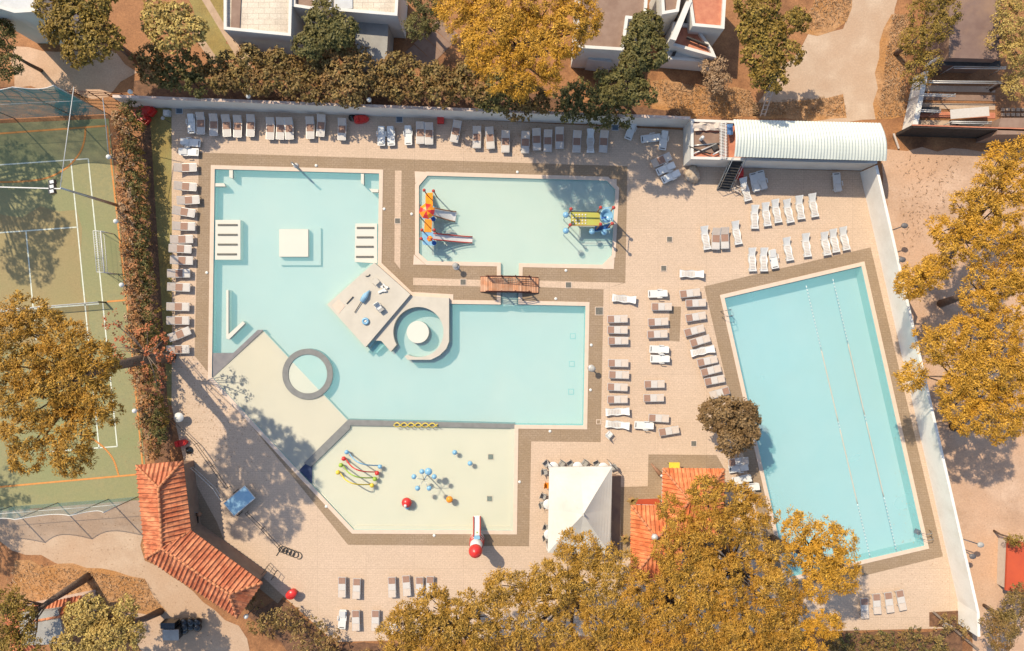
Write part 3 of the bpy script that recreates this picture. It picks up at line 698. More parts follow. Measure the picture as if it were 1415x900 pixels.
def sublobes(blobs, z, dens=1.0, rs=(.7, 1.25), hump=.42):
    """blobs: survey (px,py,rpx) at crown height z -> list of small foliage clumps (x,y,z,r)"""
    out = []
    for bx, by, br in blobs:
        c = P(bx, by, z); R = br/S*(HC-z)/HC*(.98 if z > 8.3 else 1); k = max(3, int(dens*(R/.95)**2*1.25))
        for i in range(k):
            a = random.uniform(0, 2*PI); d = R*math.sqrt(random.random())*.92; r = random.uniform(*rs)
            d = min(d, max(0, R-r*.55))
            out.append((c.x+d*math.cos(a), c.y+d*math.sin(a), z-.6+hump*R*math.sqrt(max(0, 1-(d/R)**2))+random.uniform(-.5, .35), r))
    return out
def foliage(lobes, dens, tuft, per, L, W, m, name, parent, org, rng, flat=.6, droop=-.25, upb=.55, needle=False):
    C = []; Nn = []; lb = np.array(lobes)
    for (x, y, z, r) in lobes:
        n = max(6, int(dens*r*r*3.2)); ph = rng.random(n)*2*PI; ct = droop+(1-droop)*rng.random(n); st = np.sqrt(1-ct**2)
        d = np.stack([st*np.cos(ph), st*np.sin(ph), ct], 1); rad = r*(.80+.28*rng.random(n))[:, None]
        p = np.array([x, y, z])+d*rad*np.array([1, 1, flat])
        near = lb[(np.abs(lb[:, 0]-x) < 2.5) & (np.abs(lb[:, 1]-y) < 2.5)]
        keep = np.ones(n, bool)
        for q in near:
            if q[0] == x and q[1] == y: continue
            e = (p-q[:3])/(q[3]*np.array([1, 1, flat])); keep &= (e**2).sum(1) > .42
        C.append(p[keep]); Nn.append(d[keep])
    T = np.concatenate(C); D = np.concatenate(Nn); k = len(T)
    tr = tuft*(.6+.8*rng.random(k))
    off = rng.normal(size=(k, per, 3)); off /= np.linalg.norm(off, axis=2)[:, :, None]+1e-9
    off *= (rng.random((k, per, 1))**.5)*tr[:, None, None]; off[:, :, 2] *= .75
    cen = (T[:, None, :]+off).reshape(-1, 3)
    nor = (D[:, None, :]*.5+np.array([0, 0, upb])+off/tuft*.5+rng.normal(size=(k, per, 3))*.45).reshape(-1, 3)
    nor /= np.linalg.norm(nor, axis=1)[:, None]
    return leaf_mesh(name, cen, nor, L, W, m, rng, parent, org, (off+D[:, None, :]*.1+rng.normal(size=off.shape)*.04).reshape(-1, 3) if needle else None)
def tree(name, label, blobs, z, m, base=None, group=None, dens=15, tuft=.27, per=17, L=.18, W=.08, dd=1.6, rs=(.65, 1.15), trunk_r=.28, bark='bark', hump=.42, limbs=None, cat='tree', droop=-.2, flat=.6):
    lobes = sublobes(blobs, z, dd, rs, hump); xs = [l[0] for l in lobes]; ys = [l[1] for l in lobes]
    cx, cy = sum(xs)/len(xs), sum(ys)/len(ys)
    if base is None: bx, by = cx, cy
    else: b_ = G(*base); bx, by = b_.x, b_.y
    t = thing(name, label, cat, (bx, by, 0), group); o = (bx, by, 0)
    pine = name == 'pine_tree'
    if pine: per, L, W, tuft = (26, .23, .062, .29) if dens > 10 else (12, .26, .1, .30)
    foliage(lobes, dens*(.78 if pine else 1), tuft, per, L, W, m, 'crown', t, o, np.random.default_rng(random.randint(0, 10**6)), droop=droop, flat=flat, needle=pine)
    b = MB(); B0 = Vector((bx, by, -.1)); mid = Vector((bx*.6+cx*.4, by*.6+cy*.4, z*.55)); top = Vector((cx, cy, z*.82))
    bend = [B0, B0.lerp(mid, .5)+Vector((random.uniform(-.1,.1), random.uniform(-.1,.1), .1)), mid, top]
    b.tube(bend, [trunk_r*1.25, trunk_r, trunk_r*.8, trunk_r*.4], 9)
    step = max(1, len(lobes)//(limbs or 26))
    for l in lobes[::step]:
        e = Vector((l[0], l[1], l[2]-.25)); s_ = mid.lerp(top, random.uniform(.1, 1)); h = s_.lerp(e, .55)+Vector((0, 0, -.25+random.uniform(-.3, .3)))
        b.tube([s_, h, e], [trunk_r*.30, trunk_r*.18, .03], 5)
    b.build('trunk', bark, t)
    return t
PG = 'umbrella pines around the pools'
tree('pine_tree', 'huge umbrella pine spreading over the sports court, leaning out of the hedge', [(40,462,48),(95,500,48),(35,560,52),(112,550,46),(85,612,42),(25,622,26),(0,520,42),(70,520,50),(130,500,18),(60,440,25)], 15.2, 'leaf_pine', (236,492), PG, trunk_r=.42, dd=2.1)
tree('pine_tree', 'golden pine at the top of the bare yard right of the boundary wall', [(1385,235,32),(1400,265,35),(1350,275,30),(1330,330,36),(1298,310,24),(1380,320,42),(1410,210,20),(1345,300,30)], 9, 'leaf_pine_gold', (1262,392), PG, trunk_r=.3)
tree('pine_tree', 'small golden pine clump touching the wall below the twin floodlights', [(1278,382,22),(1262,392,12),(1300,372,14)], 8.4, 'leaf_pine_gold', (1240,395), PG, trunk_r=.18, limbs=8)
tree('pine_tree', 'golden pine at the right edge between the two largest yard pines', [(1370,385,30),(1405,400,34),(1360,412,22),(1405,360,28)], 8.8, 'leaf_pine_gold', (1300,420), PG, trunk_r=.28)
tree('pine_tree', 'widest golden pine of the bare yard with clumps overlapping the wall', [(1318,455,24),(1285,480,22),(1272,525,21),(1365,480,38),(1400,505,45),(1325,520,34),(1310,490,22),(1375,560,42),(1325,572,22),(1400,590,24),(1405,445,32),(1345,455,20),(1380,520,40),(1350,500,30)], 9, 'leaf_pine_gold', (1318,590), PG, trunk_r=.34)
tree('pine_tree', 'bottom pine nearest the paired loungers at the lower left of the row', [(562,875,34),(608,850,32),(660,835,32),(640,880,40),(590,890,30),(690,870,30),(560,850,14),(545,900,25),(620,905,35),(680,900,35)], 11, 'leaf_pine_olive', (650,842), PG, trunk_r=.36)
tree('pine_tree', 'bottom pine reaching up over the corner of the white marquee', [(712,828,30),(745,792,26),(790,780,34),(800,758,22),(750,850,48),(830,810,40),(825,870,50),(850,785,24),(775,820,40),(690,812,14),(740,895,40),(790,900,40),(850,900,35)], 11, 'leaf_pine_olive', (795,800), PG, trunk_r=.4)
tree('pine_tree', 'dense golden pine between the orange roofs and the bottom edge', [(905,830,50),(945,775,40),(900,880,45),(960,850,52),(925,705,20),(935,735,22),(870,850,30),(950,810,40),(920,905,40),(980,905,40),(870,905,35)], 11.4, 'leaf_pine', (915,780), PG, trunk_r=.4)
tree('pine_tree', 'largest golden pine overhanging the bar roof and the lap pool corner', [(985,765,48),(1000,705,30),(1038,742,38),(1060,795,45),(1010,835,58),(975,680,10),(1075,850,30),(1040,705,20),(1020,880,50),(1020,690,16),(1060,905,35),(1085,880,25),(1090,830,18)], 11.6, 'leaf_pine', (990,740), PG, trunk_r=.42)
tree('pine_tree', 'pine whose crown hides the lower left corner of the lap pool', [(1108,722,26),(1150,722,26),(1163,765,28),(1140,792,34),(1110,765,20),(1165,803,20),(1135,750,25)], 10.4, 'leaf_pine_gold', (1068,745), PG, trunk_r=.3)
tree('pine_tree', 'low golden pine at the bottom edge below the lap pool', [(1120,885,38),(1085,890,30),(1140,870,20)], 10, 'leaf_pine_gold', (1075,850), PG, trunk_r=.28)
tree('pine_tree', 'large yellow pine at the top middle between the villas', [(660,28,46),(720,15,50),(780,25,44),(700,72,48),(762,72,42),(722,104,24),(757,104,16),(634,10,26),(800,20,26),(690,40,50)], 11, 'leaf_pine_gold', (722,135), PG, trunk_r=.4, dd=2.1, dens=14)
tree('broadleaf_tree', 'round olive tree at the top left over the shaded yard', [(90,8,38),(130,28,40),(98,48,32),(72,38,14),(140,55,20),(110,10,40)], 8, 'leaf_olive', (190,85), 'garden trees', trunk_r=.25, L=.22, W=.13)
tree('broadleaf_tree', 'pale yellow-leaved tree beside the lawn path at the top left', [(225,25,26),(250,28,28),(238,52,18),(262,42,14),(215,12,14)], 6, 'leaf_yellow', (255,75), 'garden trees', L=.30, W=.17, per=9, trunk_r=.16)
tree('broadleaf_tree', 'dark round tree against the villa with the square tiled terrace', [(442,36,27),(425,58,16),(455,60,20),(470,45,18)], 5, 'leaf_dark', None, 'garden trees', L=.26, W=.15, trunk_r=.16)
tree('broadleaf_tree', 'dark shady tree between the two brown terraced villas', [(885,60,20),(870,95,24),(850,120,26),(897,32,12),(880,125,20),(905,70,12)], 8.6, 'leaf_dark', None, 'garden trees', L=.26, W=.12, trunk_r=.18)
tree('broadleaf_tree', 'tall brownish tree left of the sandy track', [(1052,18,32),(1080,58,30),(1050,85,24),(1066,104,18),(1100,28,18),(1035,45,16)], 7.5, 'leaf_olive', (1060,120), 'garden trees', L=.24, W=.14, trunk_r=.2)
tree('broadleaf_tree', 'small reddish bush in front of the stepped white villa', [(990,100,16),(998,116,12),(985,88,9)], 2.8, 'leaf_brown', None, 'garden trees', rs=(.4,.8), trunk_r=.09)
tree('broadleaf_tree', 'green tree at the top beside the brown roofed house', [(1290,18,32),(1272,58,20),(1276,88,20),(1300,45,16)], 5, 'leaf_olive', None, 'garden trees', trunk_r=.18)
tree('broadleaf_tree', 'orange-tinted tree in the top right corner', [(1402,10,26),(1395,45,20),(1412,70,10)], 5, 'leaf_yellow', None, 'garden trees', trunk_r=.16)
tree('broadleaf_tree', 'yellow-green bush against the drying yard at the right edge', [(1405,92,22),(1408,118,16)], 3.4, 'leaf_yellow', None, 'garden trees', rs=(.5,.9), trunk_r=.12)
tree('broadleaf_tree', 'round brown-green tree standing at the left edge of the lap pool', [(1008,585,36),(1000,575,26),(1020,595,26),(1015,570,22),(992,590,18),(1028,578,14)], 4.2, 'leaf_roundtree', (998,578), None, L=.24, W=.13, trunk_r=.2, hump=.6)
tree('broadleaf_tree', 'olive tree at the lower left corner with a leaning trunk', [(25,850,30),(0,885,28),(40,885,22),(5,840,20)], 7.5, 'leaf_olive', (122,797), 'garden trees', trunk_r=.3)
tree('broadleaf_tree', 'light green tree over the old tiled hut at the lower left', [(130,868,38),(158,852,20),(100,892,28),(175,885,20),(120,845,16)], 7, 'leaf_yellow', (222,845), 'garden trees', trunk_r=.26, L=.2, W=.11)
tree('broadleaf_tree', 'dark green bush at the lower right corner', [(1400,850,28),(1395,880,26),(1412,830,18),(1385,865,16)], 3, 'leaf_hedge', None, 'garden trees', rs=(.5,1), trunk_r=.12)
tree('broadleaf_tree', 'little bush above the red roofed shed at the right edge', [(1405,745,12)], 3, 'leaf_olive', None, 'garden trees', rs=(.4,.6), trunk_r=.08)
tree('broadleaf_tree', 'sparse red-leaved tree rising from the left hedge', [(200,465,34),(182,490,26),(220,480,22),(150,445,10),(210,530,22),(160,480,10)], 6.5, 'leaf_red', (232,500), None, dens=3.6, per=8, dd=.8, L=.2, W=.13, rs=(.4,.8), trunk_r=.16, bark='bark_grey')
tree('broadleaf_tree', 'dark tree in the shaded garden between the concrete annex and the yellow pine', [(585,10,24),(575,30,14),(600,0,18)], 4.5, 'leaf_dark', None, 'garden trees', trunk_r=.14)
tree('broadleaf_tree', 'dark tree cut by the left edge under the grey villa corner', [(-5,62,22),(5,85,14),(-10,40,16)], 5, 'leaf_dark', None, 'garden trees', trunk_r=.14)
# trees just outside the picture whose shade falls on the court
tree('pine_tree', 'umbrella pine standing left of the sports court', [(-324,60,80),(-310,130,75),(-295,20,50),(-288,175,40)], 13, 'leaf_pine', None, PG, dens=9, per=10, dd=1.6, trunk_r=.4)
tree('pine_tree', 'umbrella pine left of the lower end of the court', [(-290,620,58),(-262,700,38)], 11, 'leaf_pine', None, PG, dens=9, per=10, dd=1.6, trunk_r=.36)
# hedge shrubs behind the north wall
hs = [(212,92,21,'pale tipped'),(250,100,22,'dark'),(297,98,22,'sparse'),(343,101,23,'green'),(392,98,25,'olive'),(432,112,22,'low'),(478,104,36,'broad reddish'),(548,110,27,'rounded'),(600,114,25,'even'),(642,115,26,'fuller'),(690,128,24,'shaded'),(730,140,20,'drooping'),(800,140,22,'gloomy'),(845,148,20,'gloomy little')]
an = ['beside the red boats','left of the wall lamp','behind the first wall lamp','under the lawn path end','below the square roof terrace','next to the dark round tree','widest of the hedge','left of the concrete annex end','below the concrete annex','left under the yellow pine','under the yellow pine','hanging over the wall','right of the overhanging shrub','left of the last wall lamp']
for i, (x, y, r, w) in enumerate(hs):
    tree('hedge_shrub', f'{w} shrub of the hedge behind the boundary wall, {an[i]}', [(x,y,r),(x-10,y-6,r*.9),(x+12,y+6,r*.9),(x+4,y-14,r*.8),(x-14,y+10,r*.7)], 3.7, ('leaf_hedge','leaf_dark','leaf_bush')[0 if i not in (1,10,12,13) else 1] if i != 6 else 'leaf_bush', None, 'shrubs behind the boundary wall', dens=10, per=11, tuft=.28, L=.25, W=.15, dd=2.2, rs=(.5,.9), trunk_r=.08, limbs=5, cat='shrub')
def hedge(name, label, pts, wpx, h, mats, w2=None):
    """pts plan positions along the hedge; mats = list of (material, lateral offset fraction)"""
    t = thing(name, label, 'hedge', G(pts[0][0], pts[0][1], 0)); o = tuple(G(pts[0][0], pts[0][1], 0)); rng = np.random.default_rng(5)
    for m, lo, hi, zt, dens in mats:
        lobes = []
        for (x0, y0), (x1, y1) in zip(pts, pts[1:]):
            a, c = G(x0, y0), G(x1, y1); L = (c-a).length; d = (c-a).normalized(); q = Vector((-d.y, d.x, 0))
            for i in range(int(L*3.2)):
                p = a+d*random.random()*L+q*random.uniform(lo, hi)*wpx/S/2
                lobes.append((p.x, p.y, h*random.uniform(zt-.25, zt), random.uniform(.35, .62)))
        foliage(lobes, dens, .26, 9, .22, .10, m, 'foliage', t, o, rng, droop=-.5)
    for (x0, y0), (x1, y1) in zip(pts, pts[1:]):
        a, c = G(x0, y0), G(x1, y1)
        for i in range(int((c-a).length/1.5)+1):
            p = a.lerp(c, random.random()); MB().tube([p, p+Vector((random.uniform(-.3,.3), random.uniform(-.3,.3), h*.8))], [.06,.03], 5).build('stem', 'bark', t)
    return t
hedge('long_hedge', 'long red-brown and dark green hedge between the court and the pool lawn', [(190,160),(200,300),(208,400),(217,520),(232,622)], 27, 2.8,
      [('leaf_hedge_red', -.8, .1, .95, 8), ('leaf_brown', -.9, .0, .88, 5), ('leaf_hedge', -.7, .4, .85, 8), ('leaf_dark', .0, .8, .8, 13), ('leaf_olive', .2, .9, .6, 8)])
hedge('low_hedge', 'low hedge running diagonally from the tiled building to the bottom edge', [(352,838),(395,850),(440,880),(470,900)], 46, 1.6, [('leaf_bush', -1, 1, .95, 8), ('leaf_hedge', -1, 1, .8, 8)])
hedge('low_hedge', 'low hedge along the bottom edge behind the lower left loungers', [(455,896),(500,905),(540,905)], 26, 1.4, [('leaf_bush', -1, 1, .95, 8)])
hedge('low_hedge', 'low green hedge along the bottom edge below the lap pool', [(1135,888),(1200,884),(1260,884),(1305,895)], 30, 1.6, [('leaf_hedge', -1, 1, .95, 10), ('leaf_dark', -1, 1, .7, 6)])
hedge('low_hedge', 'small hedge clump at the foot of the right boundary wall', [(1290,852),(1320,862),(1330,872)], 20, 1.5, [('leaf_bush', -1, 1, .95, 8)])
# potted palm by the north loungers and pot plants by the bar
def palm(x, y, r, h, label):
    t = thing('potted_plant', label, 'plant', G(x, y, .02))
    MB().lathe(G(x,y,.02), [(.16,0),(.2,.35),(.22,.38)], 12).build('pot', 'terracotta', t)
    b = MB()
    for k in range(16):
        a = random.uniform(0, 2*PI); L = r*random.uniform(.6, 1); d = Vector((math.cos(a), math.sin(a), 0)); q = Vector((-d.y, d.x, 0)); c = G(x, y, .38)
        pts = [c, c+d*L*.5+Vector((0,0,h)), c+d*L+Vector((0,0,h*.7))]
        b.add([pts[0]-q*.03, pts[0]+q*.03, pts[1]+q*.11, pts[1]-q*.11, pts[2]], [(0,1,2,3),(3,2,4)])
    b.build('frond', 'leaf_bush', t)
palm(873,690,.65,.5,'feathery potted plant by the top corner of the smaller bar roof'); palm(862,742,.55,.4,'feathery potted plant at the left side of the smaller bar roof')
# dry grass tufts scattered on rough ground: nobody could count them
rng = np.random.default_rng(3); cs = []
for l, n in (([(900,112),(1035,125),(1050,160),(930,162)], 1500), ([(1232,20),(1256,20),(1250,160),(1212,163)], 1500), ([(20,775),(200,800),(230,845),(10,830)], 1400), ([(1040,142),(1165,132),(1170,160),(1040,160)], 900), ([(1236,215),(1330,215),(1300,300),(1250,360)], 250), ([(1128,-5),(1178,-5),(1170,30),(1105,45)], 500)):
    q = gp(l)
    for _ in range(n):
        u, v = random.random(), random.random(); a = q[0].lerp(q[1], u); c = q[3].lerp(q[2], u); p = a.lerp(c, v); cs.append((p.x, p.y, random.uniform(.02, .12)))
cs = np.array(cs); nn = rng.normal(size=cs.shape); nn[:, 2] = np.abs(nn[:, 2])+.3; nn /= np.linalg.norm(nn, axis=1)[:, None]
g_ = leaf_mesh('dry_tufts', cs, nn, .3, .05, 'leaf_brown', rng, None, (0, 0, 0)); struct(g_, 'stuff'); tag(g_, 'dry grass tufts over the rough ground', 'grass')
# fallen leaves on the paving and bare ground
cs = []
for _ in range(2600):
    u = random.random()
    if u < .35: p = G(random.gauss(290, 45), random.gauss(560, 60), .03)
    elif u < .5: p = G(random.uniform(630,760), random.gauss(190,14), .03)
    elif u < .75: p = G(random.uniform(1230,1400), random.uniform(220,880), .01)
    else: p = G(random.uniform(10,330), random.uniform(705,890), .01)
    if 291 < p.x*S+707.5 < 523 and (450-p.y*S) < 690 and (p.x*S+707.5) > 293+max(0, (450-p.y*S-515))*.95: continue
    cs.append((p.x, p.y, p.z+.004))
cs = np.array(cs); nn = np.tile([0, 0, 1.0], (len(cs), 1))+rng.normal(size=cs.shape)*.15
g_ = leaf_mesh('fallen_leaves', cs, nn, .09, .06, 'leaf_brown', rng, None, (0, 0, 0)); struct(g_, 'stuff'); tag(g_, 'fallen leaves on paving and bare earth', 'leaves')

# ------------------------------------------------------------------ sun loungers
def kids(o): return [c for c in bpy.data.objects if c.parent == o]
def lmb(fn, name, m, parent):
    b = MB(); fn(b); me = b.build(name, m); me.parent = parent; return me
def lounger_sling(back_up, dark_first):
    """x axis: foot (-) to head (+); 1.9 m long"""
    t = bpy.data.objects.new('sun_lounger', None); COL.objects.link(t)
    W = .66; z = .40
    lmb(lambda b: [b.box((-.15, s*W/2, z), (1.55, .05, .05)) for s in (-1,1)]+[b.box((x, 0, z), (.05, W, .04)) for x in (-.92, .62)]+
        ([b.bar((.28, s*W/2, z), (.28+.66*math.cos(.4*back_up), s*W/2, z+.68*math.sin(.4*back_up)), .045, .045) for s in (-1,1)]), 'frame', 'alu', t)
    for x in (-.8, .5):
        for s in (-1, 1): lmb(lambda b: b.box((x, s*(W/2-.01), z/2), (.05, .04, z)), 'leg', 'alu', t)
    secs = [(-.9, -.32), (-.32, .28)]
    for k, (a, c) in enumerate(secs):
        br = (k == 0) if dark_first else (k == 1)
        lmb(lambda b: b.box(((a+c)/2, 0, z+.03+(.012 if br else 0)), (c-a-.01, W-.05, .03)), 'brown_panel' if br else 'sling', 'sling_brown' if br else 'sling_white', t)
    e = (.28+.66*math.cos(.4*back_up), z+.03+.68*math.sin(.4*back_up))
    lmb(lambda b: b.bar((.30, 0, z+.03), (e[0], 0, e[1]), W-.05, .03), 'backrest', 'sling_light', t)
    if not back_up: lmb(lambda b: (b.bar((.62, -.2, z+.06), (.95, -.2, z+.42), .05, .04), b.bar((.62, .2, z+.06), (.95, .2, z+.42), .05, .04), b.bar((.95, -.24, z+.42), (.95, .24, z+.42), .1, .04)), 'headrest_bar', 'dark_metal', t)
    return t
def lounger_box():
    t = bpy.data.objects.new('plastic_lounger', None); COL.objects.link(t); z = .34
    lmb(lambda b: b.prism([(-.85,-.3),(-.8,-.33),(.7,-.33),(.85,-.26),(.85,.26),(.7,.33),(-.8,.33),(-.85,.3)], z-.1, z), 'seat', 'plastic_white', t)
    lmb(lambda b: b.bar((.15, 0, z+.03), (.80, 0, z+.22), .52, .04), 'backrest', 'plastic_white', t)
    lmb(lambda b: b.box((-.72, 0, z+.004), (.07, .42, .012)), 'slot', 'dark_metal', t)
    for x in (-.65, .6):
        for s in (-1, 1): lmb(lambda b: b.box((x, s*.27, z/2-.05), (.1, .07, z-.1)), 'leg', 'plastic_white', t)
    for s in (-1, 1): lmb(lambda b: (b.bar((-.05, s*.36, z+.02), (-.02, s*.37, z+.17), .06, .05), b.bar((-.04, s*.37, z+.17), (.36, s*.37, z+.17), .06, .04)), 'armrest', 'plastic_white', t)
    return t
def lounger_wave():
    t = bpy.data.objects.new('wavy_lounger', None); COL.objects.link(t)
    def sh(b):
        K = 22; vs = []; 
        for i in range(K+1):
            u = i/K; x = -1.0+2.02*u; z = .30+.05*math.sin(u*2*PI*1.1+.3)+.30*max(0, u-.62)**1.2*2.0; w = .30+.035*math.cos(u*2*PI*2)
            vs += [(x,-w,z-.10),(x,-w,z+.03),(x,-w*.82,z),(x,w*.82,z),(x,w,z+.03),(x,w,z-.10)]
        fs = [(i*6+j, (i+1)*6+j, (i+1)*6+j+1, i*6+j+1) for i in range(K) for j in range(5)]+[(0,1,2,3,4,5),tuple(K*6+j for j in (5,4,3,2,1,0))]
        b.add(vs, fs)
    lmb(sh, 'seat_shell', 'plastic_white', t)
    lmb(lambda b: [b.box((-.8+.13*i, 0, .335+.05*math.sin((.1+.065*i)*2*PI*1.1+.3)), (.045, .40, .008)) for i in range(9)], 'slats', 'sling_light', t)
    for x in (-.75, .45):
        for s in (-1, 1): lmb(lambda b: b.box((x, s*.25, .13), (.12, .06, .26)), 'leg', 'plastic_white', t)
    return t
PROTO = {'A': lounger_sling(1, False), 'D': lounger_sling(.12, True), 'B': lounger_box(), 'C': lounger_wave()}
USED = set()
KIND = {'A': ('brown-seated sling lounger', 'sun lounger'), 'D': ('flat brown-ended lounger', 'sun lounger'), 'B': ('short white lounger', 'sun lounger'), 'C': ('long wavy lounger', 'sun lounger')}
def put(k, px, py, ang, label, group):
    pr = PROTO[k]
    if k not in USED: USED.add(k); o = pr
    else:
        o = pr.copy(); COL.objects.link(o)
        for c in PK[k]: d = c.copy(); COL.objects.link(d); d.parent = o
    p = P(px, py, .35); sc = {'A': 1, 'D': .92, 'B': .98, 'C': 1.0}[k]
    o.location = (p.x, p.y, .02); o.rotation_euler = (0, 0, math.radians(ang+random.uniform(-3, 3))); o.scale = (sc, sc, 1)
    tag(o, label, 'sun lounger', group); return o
PK = {k: kids(v) for k, v in PROTO.items()}
ORD = ['first','second','third','fourth','fifth','sixth','seventh','eighth','ninth','tenth','eleventh','twelfth','thirteenth','fourteenth','fifteenth','sixteenth','seventeenth','eighteenth','nineteenth','twentieth','twenty-first','twenty-second','twenty-third','twenty-fourth','twenty-fifth']
def row(items, where, frm, group):
    """label every lounger by its look and its order among the same kind of its row"""
    tot = {}; 
    for it in items: tot[it[0]] = tot.get(it[0], 0)+1
    cnt = {}
    for it in items:
        k = it[0]; i = cnt.get(k, 0); cnt[k] = i+1
        nm = KIND[k][0]
        lb = f'{nm}, {ORD[i]} of its kind from {frm}, {where}' if tot[k] > 1 else f'the only {nm} {where}'
        put(k, it[1], it[2], it[3], lb, group)
row([('B',264.5,171,90),('A',278,171,90),('A',296,173,90),('A',313.5,174,90),('A',329,175,90),('A',347,174,84),('A',374,178,90),('A',388,178,88),('A',400,178,90),('A',429,177,88),('A',444,174,86),('A',473,179,88),
     ('B',527,188,90),('B',540,188,91),('B',564,187,90),('A',581,184,88),('A',593,185,88),('A',630,182,80),('A',659,190,90),('A',677,191,92),('A',698.6,196,86),('A',726,197,89),('A',741.5,193,90),('A',757,195,90),('A',773,191,90),('A',797,196,90),('C',816,195,91),('A',834,196,88)],
    'row below boundary wall', 'left', 'loungers along the boundary wall')
row([('B',263.5,197,176),('B',261,210,176)]+[('A',x,y,a) for x, y, a in ((257,232,180),(257,258,176),(261,277,182),(255,293,172),(255,313,178),(252,331,180),(250,344,178),(252,360,176),(248,378,178),(248,397,178),(247,424,180),(247,443,181),(249,462,200),(247,483,184))],
    'column by left lawn', 'top', 'loungers in the column by the left lawn')
row([('B',872,180,68),('B',899,191,8),('B',917,194,84)], 'corner by service building', 'left', 'loungers near the service building')
row([('A',913,222,208),('B',920,233,24),('B',927,244,24)], 'slanted stack by boulder', 'top', 'slanted loungers left of the boulder')
row([('C',975,329,100),('A',989,330,88),('A',1001,329,90),('C',1018,322,98)], 'group below metal stair', 'left', 'loungers below the metal stair')
row([('C',1043,300,88),('C',1059,296.5,99),('C',1073,292,98),('C',1089.5,292,102),('C',1105.5,287,96),('C',1124,284,99)], 'upper row above lap pool', 'left', 'upper white row above the lap pool')
row([('C',1039.5,359,94),('C',1055.5,359,91),('B',1069,358,103),('C',1089,344.5,100),('C',1114.5,339,100),('C',1141,337,97),('C',1153,333,98),('C',1167,330,104)], 'lower row above lap pool', 'left', 'lower white row above the lap pool')
row([('B',1043,252,-78),('B',1053,249,-78),('C',1030,262,104),('B',1157,252,-88)], 'shade below barrel roof', 'left', 'loungers in the shade of the barrel roof')
row([('C',862,413,-5)]+[('D',x,y,0) for x, y in ((853,441),(853,456),(854,471),(854,502),(855,518),(853,535),(853,552))]+[('C',853,569,0),('C',853,587,-3)], 'column beside main pool', 'top', 'first column right of the main pool')
row([('B',909,406,0),('D',914,424,0),('D',909,445,0),('D',908,462,0),('B',911,483,0),('B',912,496,0),('D',904,531,0),('D',903,550,0),('D',910,578,-2),('B',890,588,-4),('D',924,595.5,12)], 'middle column between pools', 'top', 'middle column between the pools')
row([('C',955.5,378.5,0),('D',953,405.5,4),('D',961,419,3),('D',961,438,10),('D',959,457,16),('D',967,471,16),('C',970.5,485,15),('D',977,499,12),('D',982,512,12),('D',987,525.5,10),('D',994,543,195)], 'slanted column beside lap pool', 'top', 'slanted column beside the lap pool')
row([('D',1020,638,8),('B',1020.5,647,10),('B',1025,663,12),('B',1036,674,10)], 'below round poolside tree', 'top', 'loungers under the round tree')
row([('D',473,811,-88),('D',493,813,-90),('D',542,811,-90),('D',562,809,-88),('D',580,811,-90),('D',594,810,-90)], 'upper row near bottom edge', 'left', 'upper row near the bottom edge')
row([('B',473,856,88),('D',492,857,-90),('D',519,857,-90),('D',543,862,-90)], 'lower row near bottom edge', 'left', 'lower row near the bottom edge')
row([('D',1194,840,-85),('D',1211,834,-84),('D',1228,832,-82),('D',1244.5,829,-80)], 'row below lap pool', 'left', 'row below the lap pool')

# ------------------------------------------------------------------ court
sheet('sports_court', gp([(-120,176),(150,164),(162,280),(178,420),(196,600),(206,690),(-120,716)]), 'court_green', .0)
sheet('sports_court', jag(gp([(-120,300),(106,290),(122,420),(128,470),(-120,480)]), 1.5, .5), 'court_tan', .004)
def lines(segs, m, w=.11, z=.010, arcs=()):
    b = MB()
    for x0, y0, x1, y1 in segs:
        a, c = G(x0, y0, z), G(x1, y1, z); d = (c-a).normalized(); q = Vector((-d.y, d.x, 0))*w/2
        b.poly([a-q, c-q, c+q, a+q])
    for pl_ in arcs:
        l = [G(x, y, z+.002) for x, y in pl_]
        for a, c in zip(l, l[1:]):
            d = (c-a).normalized(); q = Vector((-d.y, d.x, 0))*w/2; b.poly([a-q, c-q+d*.02, c+q+d*.02, a+q])
    struct(b.build('court_marking', m))
lines([(-100,235,122,219.5),(122,219.5,162,617),(98,222,137,620),(-100,329,107,314),(36,320,50,470),(70,624,162,617),(-100,438,137,420)], 'line_white', .105)
def arc(pts, k=8):
    out = []
    for i in range(len(pts)-1):
        p0, p1, p2, p3 = pts[max(i-1,0)], pts[i], pts[i+1], pts[min(i+2,len(pts)-1)]
        for j in range(k):
            t_ = j/k; out.append(tuple(.5*((2*p1[c])+(-p0[c]+p2[c])*t_+(2*p0[c]-5*p1[c]+4*p2[c]-p3[c])*t_*t_+(-p0[c]+3*p1[c]-3*p2[c]+p3[c])*t_**3) for c in (0,1)))
    return out+[pts[-1]]
lines([(-100,192,148,174),(148,174,162,300),(162,300,180,460),(180,460,197,642),(-100,682,188,656),(148,417,174,415)], 'line_orange', .15, .014,
      [arc([(118,176),(117,192),(110,212),(92,232),(65,246),(30,251),(-20,252)]), arc([(110,600),(128,607),(145,620),(157,636),(164,657)])])
tag(MB().box(G(146,418,.5), (.12,.12,1.1)).build('net_post', 'dark_metal', None, G(146,418,0)), 'dark post at the right end of the court net', 'post')
t = thing('court_net', 'low net strung across the middle of the sports court', 'net', G(20,428,0))
b = MB(); a, c = G(-100,438,0), G(146,418,0); b.add([a, c, c+Vector((0,0,.95)), a+Vector((0,0,.95))], [(0,1,2,3)]); b.build('mesh', 'net_fine', t)
MB().tube([a+Vector((0,0,.97)), c+Vector((0,0,.97))], .04, 6).build('top_band', 'plastic_white', t)
